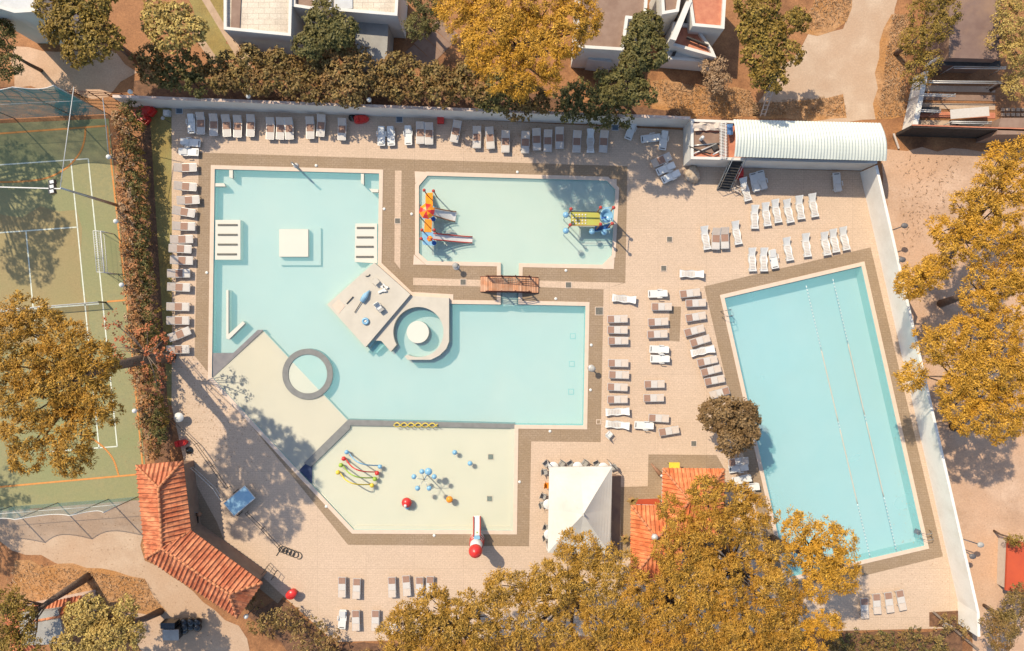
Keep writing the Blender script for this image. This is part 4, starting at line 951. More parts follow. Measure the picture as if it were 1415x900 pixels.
# goal
t = thing('football_goal', 'small white goal with netting at the right end of the court', 'goal', G(160,350,0)); b = MB()
g0, g1 = G(158,324,0), G(163,379,0); dp = Vector((-.9,.05,0)); u = Vector((0,0,2.0)); r_ = .05
b.tube([g0, g0+u], r_, 6); b.tube([g1, g1+u], r_, 6); b.tube([g0+u, g1+u], r_, 6); b.tube([g0+u, g0+dp], .03, 6); b.tube([g1+u, g1+dp], .03, 6); b.tube([g0+dp, g1+dp], .03, 6)
b.tube([g0+u, g0+u+dp*.7], .03, 6); b.tube([g1+u, g1+u+dp*.7], .03, 6); b.tube([g0+u+dp*.7, g1+u+dp*.7], .03, 6); b.build('frame', 'plastic_white', t)
b = MB(); 
for i in range(19):
    p = g0.lerp(g1, i/18); b.tube([p+u, p+u+dp*.7, p+dp*1.0], .012, 4)
for k in (.2,.45,.7): b.tube([g0+u+dp*k, g1+u+dp*k], .012, 4)
for k in (.3,.6): b.tube([(g0+u+dp*.7).lerp(g0+dp, k), (g1+u+dp*.7).lerp(g1+dp, k)], .012, 4)
b.build('netting', 'plastic_white', t)
# enclosure nets
def netwall(pts, h, label, m, sag=.6):
    t = thing('ball_net', label, 'net', G(pts[0][0], pts[0][1], 0)); ps = [G(x, y, 0) for x, y in pts]
    b = MB(); cb = MB()
    for i, p in enumerate(ps): MB().tube([p, p+Vector((0,0,h))], .05, 6).build('post', 'steel', t)
    for a, c in zip(ps, ps[1:]):
        K = 8; top = [a.lerp(c, k/K)+Vector((0,0,h-sag*math.sin(PI*k/K))) for k in range(K+1)]; bo = [a.lerp(c, k/K)+Vector((0,0,.05)) for k in range(K+1)]
        b.add(bo+top, [(k, k+1, K+2+k, K+1+k) for k in range(K)]); MB().tube(top, .03, 5).build('cable', 'plastic_white', t); MB().tube([a+Vector((0,0,h*.5)), c+Vector((0,0,h*.5))], .02, 4).build('cable', 'plastic_white', t)
    b.build('netting', m, t); return t
netwall([(-60,168),(20,164),(100,160),(150,158)], 7.2, 'tall teal net behind the top end of the sports court', 'net_teal')
netwall([(-60,706),(15,700),(80,695),(150,690),(192,686)], 5.2, 'pale green net behind the bottom end of the sports court', 'net_light', .9)
tag(MB().tube([P(102,120,7.2), P(83,261,7.0)], .03, 5).build('stay_cable', 'plastic_white', None, P(102,120,7.2)), 'white cable from the tall net to the floodlight mast', 'cable')
tag(MB().tube([P(142,136,6.0), P(146,170,3.0), P(150,215,2.0)], .03, 5).build('stay_cable', 'plastic_white', None, P(142,136,6.0)), 'white cable falling from the corner of the tall net', 'cable')
# floodlight mast of the court
t = thing('floodlight_mast', 'tall floodlight mast with three lamps leaning over the court', 'floodlight', G(172,287,0)); hz = 9.5
MB().tube([G(172,287,0), P(84,260,hz)], .16, 8, .07).build('mast', 'steel', t)
MB().bar(P(-60,257,hz), P(84,261,hz), .07, .07).build('cross_arm', 'plastic_white', t)
for k in range(3): 
    c = P(72.5,252+6.5*k,hz-.1); b = MB(); b.box(c, (.42,.32,.3), .2); h_ = b.build('lamp_housing', 'black_plastic', t); MB().box(c+Vector((.05,0,.16)), (.28,.22,.03), .2).build('lamp_glass', 'lamp_globe', h_)
# globe lamps
def globe(x, y, h, lb, base=None, r=.2):
    p = P(x, y, h); t = thing('globe_lamp', lb, 'lamp', (p.x, p.y, 0), 'white globe lamps')
    MB().tube([(p.x, p.y, 0), (p.x, p.y, h-.15)], .04, 6).build('post', 'lamp_grey', t); MB().ball((p.x, p.y, h), r, 12).build('globe', 'lamp_globe', t)
for x, y, lb in ((180,127,'left end of the boundary wall, above the red boats'),(343,133,'boundary wall behind the sixth lounger from the left'),(510,138,'boundary wall right of the shaded red boat'),(853,150,'boundary wall above the right end of the north row')):
    globe(x, y, 3.1, f'white globe lamp at the {lb}')
for x, y, lb in ((150,217,'top right corner of the court markings'),(160,306,'court edge just above the goal'),(168,394,'court edge just below the goal'),(186,568,'court edge beside the large pine')):
    globe(x, y, 3.4, f'white globe lamp on the {lb}')
globe(340,852,2.2,'white globe lamp behind the angled tiled building')
def street(x0, y0, x1, y1, lb, arm, h=2.8):
    a, c = P(x0+5, y0, 2.5), P(x1, y1, h); t = thing('wall_floodlight', lb, 'floodlight', (a.x, a.y, 0), 'floodlights on the right wall')
    MB().tube([(a.x, a.y, 2.0), (a.x, a.y, 2.7), c], .045, 6).build('post', 'lamp_grey', t)
    b = MB(); q = (c-a).normalized(); b.lathe(c, [(.22,-.12),(.30,0),(.26,.08),(.05,.12)], 8, 1, .8); b.build('lamp_head', m_ if (m_ := arm) else 'lamp_grey', t)
street(1228,318,1250,312,'grey floodlight on a long arm at the upper right wall','lamp_grey'); street(1238,355,1247,359,'grey floodlight on a short arm at the upper right wall','lamp_grey')
street(1326,745,1355,753,'pale grey floodlight on the longer arm at the lower right wall','bin_grey'); street(1330,763,1344,769,'dark floodlight on the shorter arm at the lower right wall','lamp_grey')

# ------------------------------------------------------------------ play equipment
def spoke(b, c, h, r=.05): b.tube([c, Vector((c.x, c.y, h))], r, 7)
KF = -.3
t = thing('water_playhouse', 'orange and blue play structure with umbrella roof and two slides in the small pool', 'play structure', G(592,300,KF))
for x, y, h in ((586,263,2.6),(599,264,2.6),(583,318,2.8),(582,330,2.6),(600,318,2.4)):
    p = P(x, y, h); q_ = MB().tube([(p.x, p.y, KF), p], .05, 7).build('post', 'rim_brown', t); MB().ball(p, .14, 10).build('post_ball', 'rim_red', q_)
for x, y in ((583,287),(597,287),(583,303),(597,303)):
    p = P(x, y, 1.2); MB().tube([(p.x, p.y, KF), (p.x, p.y, 2.6)], .045, 7).build('post', 'rim_brown', t)
MB().prism([(v.x, v.y) for v in pp([(583,285),(600,285),(600,303),(583,303)], 1.2)], 1.1, 1.22).build('platform', 'blue_plastic', t)
MB().prism([(v.x, v.y) for v in pp([(583,321),(600,321),(600,340),(584,338)], 1.2)], 1.1, 1.22).build('platform', 'blue_plastic', t)
b = MB(); b.bar(P(593,267,.0), P(593,286,1.25), .62, .06); b.build('climbing_ramp', 'orange_plastic', t)
b = MB(); b.bar(P(592,303,1.22), P(591,321,1.22), .62, .06); b.build('bridge', 'orange_plastic', t)
def umbrella(c, r, n, cols, t):
    for k in range(n):
        a0, a1 = 2*PI*k/n+.2, 2*PI*(k+1)/n+.2
        v = [c+Vector((0,0,r*.5)), c+Vector((r*.55*math.cos(a0), r*.55*math.sin(a0), r*.36)), c+Vector((r*math.cos(a0), r*math.sin(a0), 0)), c+Vector((r*math.cos(a1), r*math.sin(a1), 0)), c+Vector((r*.55*math.cos(a1), r*.55*math.sin(a1), r*.36))]
        MB().add(v, [(0,1,4),(1,2,3,4)]).build('roof_gore', cols[k % len(cols)], t)
umbrella(P(590,292,2.9), .66, 8, ['orange_plastic','red_plastic'], t)
umbrella(P(594,330,2.2), .27, 6, ['orange_plastic','orange_plastic','rim_red'], t)
def slide(a, c, w, rim, t, bed='plastic_white', w2=None):
    a, c = Vector(a), Vector(c); d = (c-a); q = Vector((-d.y, d.x, 0)).normalized()*w/2; K = 8; w2 = w2 or 1
    pt = [Vector((a.x+d.x*k/K, a.y+d.y*k/K, a.z+d.z*(1-(1-k/K)**1.5 if True else 0))) for k in range(K+1)]
    b = MB(); 
    for k in range(K):
        f0, f1 = 1+(w2-1)*k/K, 1+(w2-1)*(k+1)/K
        b.add([pt[k]-q*f0, pt[k+1]-q*f1, pt[k+1]+q*f1, pt[k]+q*f0, pt[k]-q*f0-Vector((0,0,.05)), pt[k+1]-q*f1-Vector((0,0,.05)), pt[k+1]+q*f1-Vector((0,0,.05)), pt[k]+q*f0-Vector((0,0,.05))], [(0,1,2,3),(7,6,5,4)])
    b.build('slide_bed', bed, t)
    for s in (-1, 1): MB().tube([pt[k]+q*s*(1+(w2-1)*k/K)+Vector((0,0,.16)) for k in range(K+1)], .055, 6).build('slide_rim', rim, t)
slide(P(599,293,1.22), P(630,300,0), .62, 'rim_brown', t, w2=1.4); slide(P(599,327,1.25), P(653,332,0), .52, 'rim_red', t)
for x, y in ((600,336),(599,303)): 
    p = P(x, y, 1.6); MB().lathe(p, [(.12,-.2),(.2,.05),(.17,.06)], 10).build('tipping_bucket', 'deepblue_plastic', t)
t = thing('climbing_deck', 'green and yellow climbing deck with blue pods at the right end of the small pool', 'play structure', G(815,305,KF))
for x, y, h in ((789,289,2.8),(788,311,2.6),(830,287,3.4),(848,287,3.6),(830,310,3.0),(846,309,3.6)):
    p = P(x, y, h); q_ = MB().tube([(p.x, p.y, KF), p], .06, 7).build('post', 'rim_brown', t); MB().ball(p, .15, 10).build('post_ball', 'rim_red', q_)
MB().prism([(v.x, v.y) for v in pp([(789,292),(829,293),(829,312),(789,312)], 1.5)], 1.42, 1.5).build('deck_panel', 'lime_plastic', t)
b = MB()
for i in range(5):
    for j in range(4): p = P(792+4.3*i, 297+4*j, 1.5); b.lathe((p.x, p.y, 1.5), [(.07,0),(.07,.015)], 8)
b.build('hole', 'plastic_white', t)
MB().bar(P(788,292.5,2.2), P(830,293.5,2.2), .06, .14).build('side_rail', 'dark_metal', t); MB().bar(P(788,312,2.0), P(830,312,2.0), .05, .05).build('side_rail', 'rim_brown', t)
MB().lathe(P(838,298,2.0), [(.05,-.6),(.5,-.5),(.62,-.1),(.60,.05),(.5,.02),(.40,-.3)], 20, .85, 1).build('round_pod', 'blue_plastic', t); MB().bar(P(831,302,2.3), P(838,300,2.4), .12, .1).build('paddle', 'deepblue_plastic', t)
MB().bar(P(830,287,3.2), P(848,287,3.2), .05, .05).build('top_rail', 'blue_plastic', t); MB().bar(P(848,287,3.2), P(846,309,3.2), .05, .05).build('top_rail', 'blue_plastic', t)
slide(P(843,313,1.6), P(822,317,.1), .45, 'blue_plastic', t, 'deepblue_plastic')
for x, y, h in ((782,297,2.6),(782,319,2.6),(818,320,1.4),(835,321,1.4)):
    p = P(x, y, h); MB().lathe(p, [(.03,-h-.3+.0),(.03,-.1),(.26,-.05),(.24,.06),(.03,.14)], 14).build('spray_mushroom', 'blue_plastic', t)
# mushroom slide by the splash pool
t = thing('mushroom_slide', 'red topped mushroom tower with a white slide into the splash pool', 'slide', G(658,748,0))
c = P(656.5,765,3.6); b0 = Vector((c.x, c.y+.1, 0))
MB().lathe(b0, [(.62,0),(.58,.8),(.5,2.0),(.48,2.9)], 20).build('tower', 'plastic_white', t)
for z_ in (.5,1.0,1.5): MB().lathe(b0, [(.64-.04*z_,z_),(.665-.04*z_,z_+.06),(.64-.04*z_,z_+.14)], 20).build('stripe', 'rim_red', t)
MB().lathe(Vector((c.x, c.y, 2.85)), [(.3,0),(.56,.02),(.56,.25),(.44,.55),(.22,.72),(.02,.78)], 22).build('mushroom_cap', 'red_plastic', t)
MB().box(Vector((c.x+.05, c.y+.75, 1.75)), (.5,.3,.08)).build('landing', 'blue_plastic', t)
slide(Vector((c.x+.05, c.y+.9, 1.7)), G(659,713,-.02), .56, 'rim_red', t)
MB().bar(G(659,744,.0), Vector((c.x+.05, c.y+1.1, 1.5)), .1, .1).build('strut', 'green_plastic', t)
# hoops
for (x0, y0, x1, y1, m, w) in ((479,625,525,645,'blue_plastic','blue'),(475,634,521,654,'red_plastic','red'),(471,643,518,662,'green_plastic','green'),(467,653,514,671,'yellow_plastic','yellow')):
    a, c = P(x0,y0,.35), P(x1,y1,.35); t = thing('spray_hoop', f'{w} arched spray hoop with two {w} balls in the splash pool', 'water toy', (a.x, a.y, -.2), 'four spray hoops')
    K = 18; MB().tube([a.lerp(c, k/K)+Vector((0,0,1.5*math.sin(PI*k/K)-.5*(1-math.sin(PI*k/K)))) for k in range(K+1)], .055, 7).build('hoop_pipe', m, t)
    for q in (a, c): MB().ball(q, .2, 12).build('ball', m, t)
# flower spray
t = thing('flower_spray', 'blue water flower with five drooping cups in the splash pool', 'water toy', G(588,663,-.2)); hub = P(586,663,1.9); base = Vector((hub.x, hub.y, -.2))
MB().tube([base, hub], .06, 8, .04).build('stem', 'blue_plastic', t)
for x, y, r in ((572,659,.22),(583,652,.22),(592,652,.32),(600,659,.22),(593,675,.22),(577,675,.22)):
    p = P(x, y, 2.0); MB().tube([hub, hub.lerp(p,.5)+Vector((0,0,.15)), p], .025, 5).build('arm', 'steel', t); MB().lathe(p, [(r*.4,-.18),(r,-.05),(r*.95,.02),(r*.4,.1),(.01,.12)], 12).build('cup', 'blue_plastic', t)
t = thing('orange_sprayer', 'small orange spray post right below the blue water flower', 'water toy', G(622,688,-.2))
MB().tube([G(622,688,-.2), G(622,688,.5)], .06, 7).build('stem', 'rim_brown', t); MB().ball(G(622,688,.6), .3, 12, .8).build('spray_head', 'orange_plastic', t)
t = thing('toy_mushroom', 'red toadstool seat with a small blue stool in the splash pool', 'water toy', G(563,694,-.2))
MB().lathe(G(563,694,-.2), [(.22,0),(.18,.7)], 12).build('stalk', 'plastic_white', t); MB().lathe(G(563,693,.4), [(.2,0),(.44,.02),(.40,.2),(.2,.34),(.02,.38)], 18).build('cap', 'red_plastic', t)
MB().lathe(G(563,701,-.2), [(.16,0),(.18,.35),(.12,.4)], 10).build('stool', 'blue_plastic', t); MB().lathe(G(562,696,.55), [(.12,0),(.14,.2),(.08,.3)], 10).build('knob', 'plastic_white', t)
for x, y, lb in ((629,624,'upper left'),(650,639,'lower right')):
    t = thing('spray_cone', f'small grey-blue spray cone, the {lb} of the pair in the splash pool', 'water toy', G(x,y,-.2), 'pair of spray cones')
    MB().tube([G(x,y,-.2), G(x,y,.4)], .05, 7).build('stem', 'steel', t); MB().lathe(G(x,y,.4), [(.06,0),(.22,.08),(.2,.16),(.02,.25)], 12).build('head', 'blue_plastic', t)
# twisted rope on the divider
t = thing('rope_barrier', 'yellow twisted rope barrier on the wall between the pools', 'rope', G(545,586,.03))
for ph, m in ((0,'yellow_plastic'),(PI,'yellow_plastic')):
    MB().tube([G(545+60*k/72, 586.5+.7*k/72+2.8*math.sin(ph+k*.27), .32+.14*math.cos(ph+k*.27)) for k in range(73)], .042, 6).build('rope_strand', m, t)
# bridge
t = thing('footbridge', 'arched wooden footbridge with dark railing over the channel between the pools', 'bridge', G(705,390,0))
xa, xb = 664, 744; K = 34; w = 1.28
def bz(u): return .12+.62*math.sin(PI*u)
b = MB()
for k in range(K):
    u = (k+.5)/K; z_ = bz(u); x = xa+(xb-xa)*u; b.box(G(x, 393+1.8*u, z_), ((xb-xa)/S/K*.86, w+random.uniform(-.02,.02), .06), -.02)
b.build('deck_boards', 'wood', t)
for s, y in ((-1, 403), (1, 383)):
    MB().tube([G(xa+(xb-xa)*k/12, y+1.5*k/12, bz(k/12)-.12) for k in range(13)], .08, 6).build('beam', 'wood_dark', t)
for s, y in ((1, 383),(-1,403.5)):
    r = MB()
    for hh in (.35,.6,.85,1.08): r.tube([G(672+62*k/10, y+1*k/10, bz(.1+.8*k/10)+hh) for k in range(11)], .035, 5)
    for k in range(4): x = 675+56*k/3; r.bar(G(x, y, 0.2), G(x, y, bz((x-xa)/(xb-xa))+1.12), .09, .09)
    if s == 1: r.build('railing', 'wood_dark', t)
    else: r.build('railing', 'wood_dark', t)
# lane ropes in the lap pool
for (x0,y0,x1,y1,lb) in ((1114,394,1203,772,'left'),(1151,385,1239,762,'right')):
    a, c = G(x0,y0,-.03), G(x1,y1,-.03); t = thing('lane_rope', f'{lb} one of the two lane ropes down the lap pool', 'lane rope', a)
    cuts = [0, .24, .50, .53, .80, 1]
    for k in range(5):
        p, q = a.lerp(c, cuts[k]), a.lerp(c, cuts[k+1])
        MB().tube([p+(q-p)*(j/12) for j in range(13)], .035 if k % 2 == 0 else .04, 6).build('dotted_section' if k % 2 == 0 else 'white_section', 'rope_dots' if k % 2 == 0 else 'sling_light', t)
# ladders
def ladder(x, y, ax, ay, label):
    """pool ladder: two bent rails from the deck over the edge"""
    t = thing('pool_ladder', label, 'ladder', G(x, y, 0)); d = Vector((ax, ay, 0)).normalized(); q = Vector((-d.y, d.x, 0))
    for s in (-1, 1):
        o = G(x, y, .05)+q*s*.26; MB().tube([o-d*.45, o-d*.42+Vector((0,0,.5)), o-d*.2+Vector((0,0,.82)), o+d*.2+Vector((0,0,.8)), o+d*.38+Vector((0,0,.4)), o+d*.42-Vector((0,0,.9))], .03, 7).build('rail', 'steel', t)
    b = MB()
    for k in range(3): o = G(x, y, -.2-.28*k)+d*.42; b.bar(o-q*.26, o+q*.26, .09, .04)
    b.build('tread', 'steel', t)
ladder(1003.5,433,1,.2,'steel ladder at the upper left corner of the lap pool'); ladder(1277,738,-1,-.22,'steel ladder at the lower right corner of the lap pool')
tag(MB().box(G(1268,735,-.04), (.55,.4,.06), -.4).build('floating_mat', 'hatch', None, G(1268,735,-.07)), 'dark blue square mat in the water by the lower lap pool ladder', 'mat')
# drains, hatches, skimmers
for x, y, w_, m, lb in ((549.5,305.5,.42,'grate','in the pale strip between the pools'),(640,390,.45,'grate','in the paving left of the footbridge'),(785.5,394,.45,'grate','in the paving right of the footbridge'),(828,430,.62,'grate','at the right corner of the main pool border'),
        (925,331,.42,'grate','on the open deck right of the climbing deck'),(917,371,.42,'grate','above the short white lounger of the middle column'),(958.5,613,.42,'grate','near the corner of the bar paving'),(827,583,.3,'border','near the lower right corner of the main pool'),(678,632,.42,'dark_metal','upper of two in the splash pool'),(676.5,690,.42,'dark_metal','lower of two in the splash pool'),
        (248,153,.5,'hatch','in the shaded top left corner of the deck'),(552,165,.5,'hatch','at the wall foot right of the shaded red boat'),(850,176,.5,'hatch','at the wall foot by the right end of the north row')):
    zz = -.18 if 'splash' in lb else .03
    t = thing('drain_cover', f'square drain cover {lb}', 'drain', G(x,y,zz), 'square drain covers')
    MB().box(G(x,y,zz+.008), (w_,w_,.025)).build('cover', m, t); b = MB()
    for s in (-1,1): b.box(G(x,y,zz+.01)+Vector((s*(w_/2+.03),0,0)), (.05,w_+.12,.03)); b.box(G(x,y,zz+.01)+Vector((0,s*(w_/2+.03),0)), (w_+.01,.05,.03))
    b.build('frame', 'coping' if m != 'hatch' else 'grey_wall', t)
for x, y, lb in ((793,465,'top'),(791.5,504,'middle'),(790.5,543,'bottom')):
    t = thing('floor_inlet', f'square inlet grille on the main pool floor, {lb} of three', 'grille', G(x,y,-1.01), 'floor inlets')
    MB().box(G(x,y,-1.0), (.5,.5,.03)).build('grille', 'pool_wall', t); MB().box(G(x,y,-.98), (.38,.38,.02)).build('centre', 'pool_turq', [o for o in t.children][0])
# small white lamps set into the border
for i, (x, y, lb) in enumerate(((437,229,'above the steel spout'),(569,296,'left of the umbrella play structure'),(286,377,'left of the underwater bench'),(715,238,'above the small pool'),(782,374,'below the small pool'),(768,413,'above the deep end of the main pool'),(817,477,'at the right side of the main pool, upper'),(816,539,'at the right side of the main pool, lower'),(760,596,'below the main pool'),(718,666,'right of the splash pool'),(600,740,'below the splash pool'),(451,700,'at the slanted side of the splash pool'),(531,289,'right of the large pool'))):
    tag(MB().lathe(G(x,y,.02), [(.13,0),(.13,.03),(.09,.06),(.01,.07)], 10).build('deck_light', 'lamp_globe', None, G(x,y,.02)), f'tiny white deck light {lb}', 'deck light', 'deck lights')
# spouts
def spout(x, y, dx, dy, lb, m='steel'):
    t = thing('water_spout', lb, 'spout', G(x,y,0)); a = G(x,y,0); d = Vector((dx,dy,0)).normalized()
    MB().tube([a, a+Vector((0,0,1.2)), a+d*.25+Vector((0,0,1.6)), a+d*.7+Vector((0,0,1.6)), a+d*1.0+Vector((0,0,1.3))], .09, 8).build('pipe', m, t)
    MB().lathe(a, [(.24,0),(.24,.06),(.12,.1)], 12).build('base', 'alu', t)
spout(409,229,1,-.9,'curved steel water spout at the top edge of the large pool')
def shower(x, y, lb, h=2.2):
    t = thing('pool_shower', lb, 'shower', G(x,y,0)); p = P(x,y,h); MB().tube([(p.x,p.y,0),(p.x,p.y,h-.1)], .06, 8).build('pole', 'steel', t); MB().lathe((p.x,p.y,h-.1), [(.08,-.1),(.26,0),(.26,.05),(.1,.12)], 14).build('head', 'bin_grey', t)
    MB().lathe((p.x,p.y,0), [(.3,0),(.3,.05)], 14).build('base', 'alu', t)
shower(629,367,'grey shower post between the small pool and the footbridge',1.2); shower(819,510,'dark grey shower post at the right side of the main pool',1.2)
# items on the square terrace
def T(x, y, z=0): return P(x, y, SZ+z)
t = thing('closed_parasol', 'closed blue parasol lying on the grey square terrace', 'parasol', T(500,420))
MB().tube([T(490,432,.1), T(503,411,.14)], .035, 7).build('pole', 'dark_metal', t)
b = MB(); b.tube([T(500,417,.15), T(505,409,.2), T(511,401,.15)], [.22,.26,.03], 8); b.tube([T(499,411,.12), T(506,412,.16)], [.05,.16], 6); b.build('folded_canopy', 'blue_cloth', t)
t = thing('life_ring', 'blue round float on the lower part of the square terrace', 'float', T(505,444)); b = MB(); c = T(505,444,.12)
b.tube([c+Vector((.22*math.cos(2*PI*k/16), .22*math.sin(2*PI*k/16), 0)) for k in range(17)], .1, 8); b.build('ring', 'blue_plastic', t); MB().lathe(c, [(.15,-.05),(.15,.0)], 12).build('centre', 'plastic_white', t)
def chair(x, y, z, rz, lb, m, base=None, sc=1.0, group=None):
    c = P(x, y, z+.45) ; o = Vector((c.x, c.y, z)); t = thing('chair', lb, 'chair', o, group); R = Matrix.Rotation(rz, 3, 'Z')
    def q(v): return o+R@(Vector(v)*sc)
    b = MB(); b.box(q((0,0,.44)), (.46*sc,.44*sc,.04), rz); b.build('seat', m, t)
    MB().bar(q((0,.2,.46)), q((0,.34,.9)), .46*sc, .03).build('backrest', m, t)
    for sx in (-1,1):
        for sy in (-1,1): MB().tube([q((sx*.2,sy*.19,.44)), q((sx*.22,sy*.22,0))], .018, 5).build('leg', m if m != 'red_plastic' else m, t)
        MB().tube([q((sx*.23,.2,.66)), q((sx*.24,-.18,.66)), q((sx*.22,-.19,.44))], .018, 5).build('armrest', m, t)
chair(523,424,SZ,.6,'small grey and white chair on the square terrace','plastic_white'); 
tag(MB().box(T(526,427,.3), (.5,.45,.3), .6).build('towel_box', 'bin_grey', None, T(526,427,0)), 'dark grey box behind the chair on the square terrace', 'box')
t = thing('side_table', 'small white folding table near the top of the square terrace', 'table', T(519,391)); MB().box(T(519,389,.4), (.5,.5,.03), .75).build('table_top', 'slab_top', t)
for sx, sy in ((-1,-1),(1,-1),(1,1),(-1,1)): p = T(519,389,0); MB().tube([p+Vector((sx*.2,sy*.2,0)), p+Vector((sx*.2,sy*.2,.39))], .015, 5).build('leg', 'alu', t)
b = MB(); 
for k in range(9): b.box(T(529+random.uniform(-5,8), 398+random.uniform(-4,6), .08+.05*random.random()), (random.uniform(.15,.35), random.uniform(.1,.25), .12), random.random()*3)
tag(b.build('pile_of_towels', 'plastic_white', None, T(533,400,0)), 'crumpled white towels near the top edge of the square terrace', 'towels')
tag(MB().bar(T(479,420,.05), T(488,410,.08), .07, .06).build('dark_batten', 'dark_metal', None, T(483,415,0)), 'short dark batten on the square terrace left of the parasol', 'batten')
tag(MB().tube([T(507+4*math.cos(a), 379+3*math.sin(a), .05) for a in (0,.5,1,1.5,2)], .04, 5).build('hose_end', 'dark_metal', None, T(508,380,0)), 'short curved dark hose near the top corner of the square terrace', 'hose')

# ------------------------------------------------------------------ deck furniture and loose things
def boat(x, y, rz, lb, sx=1.0):
    o = G(x, y, .03); t = thing('red_pedal_boat', lb, 'boat', o, 'small red boats stored around the deck'); R = Matrix.Rotation(rz, 3, 'Z')
    prof = [(-.75,.30),(-.6,.40),(0,.42),(.5,.34),(.78,.12),(.82,0)]; out = [(a, b_) for a, b_ in prof]+[(a, -b_) for a, b_ in prof[::-1][1:]]
    pts = [R@Vector((a*sx, b_*sx, 0)) for a, b_ in out]; MB().prism([(o.x+p.x, o.y+p.y) for p in pts], .02, .36).build('hull', 'red_plastic', t)
    pi = [R@Vector((a*sx*.72, b_*sx*.72, 0)) for a, b_ in out]; MB().prism([(o.x+p.x, o.y+p.y) for p in pi], .36, .44).build('deck_plate', 'red_plastic', t)
    p = o+R@Vector((-.35*sx,0,.5)); MB().box(p, (.28*sx,.5*sx,.18), rz).build('seat', 'red_plastic', t)
boat(205.5,151,2.45,'red boat leaning against the wall, upper of the two at the left corner'); boat(198,162,2.35,'red boat, lower of the two at the left corner')
MB().box(G(203,166,.47), (.3,.12,.02), -.8).build('sticker', 'plastic_white', bpy.data.objects['red_pedal_boat.001'])
boat(500,166,.1,'red boat in the wall shade left of the first short white loungers',.8)
tag(MB().prism([(v.x,v.y) for v in gp([(605,161),(614,160),(614,172),(605,172)])], .05, .45).build('red_crate', 'red_plastic', None, G(609,166,.03)), 'upright red crate at the foot of the boundary wall', 'crate')
boat(1021,240,1.5,'red boat standing in the shade beside the metal stair',.72)
boat(252,612,.2,'red boat near the end of the long hedge',.66)
def parasol_base(x, y, lb, m): tag(MB().lathe(G(x,y,.02), [(.32,0),(.32,.08),(.12,.14),(.06,.5)], 16).build('parasol_base', m, None, G(x,y,.02)), lb, 'parasol base')
parasol_base(262,622,'black round parasol base beside the red boat at the hedge end','black_plastic'); parasol_base(487,163,'small black bucket-like base left of the shaded red boat','black_plastic')
t = thing('round_bin', 'bright red round bin at the lower end of the tiled building', 'bin', G(403,821,.02)); MB().lathe(P(403,821,.5)-Vector((0,0,.5)), [(.36,0),(.42,.85),(.40,.9)], 18, 1, .85).build('body', 'red_plastic', t); MB().lathe(P(403,821,.9), [(.41,0),(.3,.12),(.02,.16)], 18, 1, .85).build('lid', 'red_plastic', t)
t = thing('round_table', 'small white round table near the long hedge', 'table', G(247,577,.02)); MB().lathe(P(247,577,.7), [(.42,0),(.42,.03)], 24).build('table_top', 'plastic_white', t); p = P(247,577,.7); MB().tube([(p.x,p.y,.02),(p.x,p.y,.7)], .04, 7).build('leg', 'plastic_white', t)
for x, y, lb, m in ((842,600,'white plastic chair at the foot of the first lounger column','plastic_white'),):
    chair(x, y, .02, 2.4, lb, m)
tb = [(764,643,'at the top left corner'),(797,643,'under the middle of the top edge'),(832,644,'near the top right corner'),(757,694,'under the left edge'),(758,735,'low under the left edge')]
for x, y, lb in tb:
    t = thing('cafe_table', f'white round table {lb} of the marquee', 'table', G(x,y,.02), 'tables at the marquee'); p = G(x, y, .73); MB().lathe(p, [(.42,0),(.44,.02),(.42,.04)], 22).build('table_top', 'plastic_white', t); MB().tube([G(x,y,.02), p], .035, 7).build('leg', 'alu', t); MB().lathe(G(x,y,.02), [(.24,0),(.05,.06)], 12).build('foot', 'alu', t)
for i, (x, y, a, m, lb) in enumerate(((755,641,.8,'bin_grey','grey chair at the top left corner table'),(753,652,1.6,'bin_grey','grey chair below the top left corner table'),(757,671,1.5,'orange_plastic','orange chair at the left edge of the marquee'),(776,641,-.6,'bin_grey','grey chair right of the corner table at the top edge'),(788,641,.6,'bin_grey','grey chair left of the middle table at the top edge'),
                                 (808,640,-.6,'bin_grey','grey chair right of the middle table at the top edge'),(824,641,.5,'bin_grey','grey chair left of the last table at the top edge'),(846,646,-1.2,'bin_grey','grey chair at the top right marquee corner'),(751,686,1.2,'bin_grey','grey chair above the left edge table'),(750,697,1.9,'bin_grey','grey chair below the left edge table'),(755,729,1.3,'bin_grey','grey chair above the low left table'),(755,742,1.8,'bin_grey','grey chair below the low left table'))):
    chair(x, y, .02, a, lb, m, group='chairs at the marquee')
# wheeled blue table and barrier rails at the lower left
t = thing('wheeled_blue_table', 'tilted pale blue table on a wheeled frame in the tree shade at the lower left', 'table', G(334,690,.02)); R = Matrix.Rotation(.70, 3, 'Z'); c = P(331,692,.8)
MB().box(c, (2.3,1.35,.04), .70).build('table_top', 'blue_cloth', t); b = MB()
for s in (-1,1): b.box(c+R@Vector((0,s*.69,.01)), (2.36,.05,.06), .7); b.box(c+R@Vector((s*1.17,0,.01)), (.05,1.38,.06), .7)
b.build('edge_frame', 'alu', t)
for sx in (-1,1):
    for sy in (-1,1):
        p = c+R@Vector((sx*.9,sy*.55,0)); MB().tube([p, Vector((p.x,p.y,.1))], .025, 6).build('leg', 'dark_metal', t)
for sy in (-1,1):
    for sx in (-1,1): p = c+R@Vector((sx*.15-1.0*(sy<0),sy*.85,-.6)); MB().tube([p-R@Vector((0,.03,0)), p+R@Vector((0,.03,0))], .14, 12).build('wheel', 'black_plastic', t)
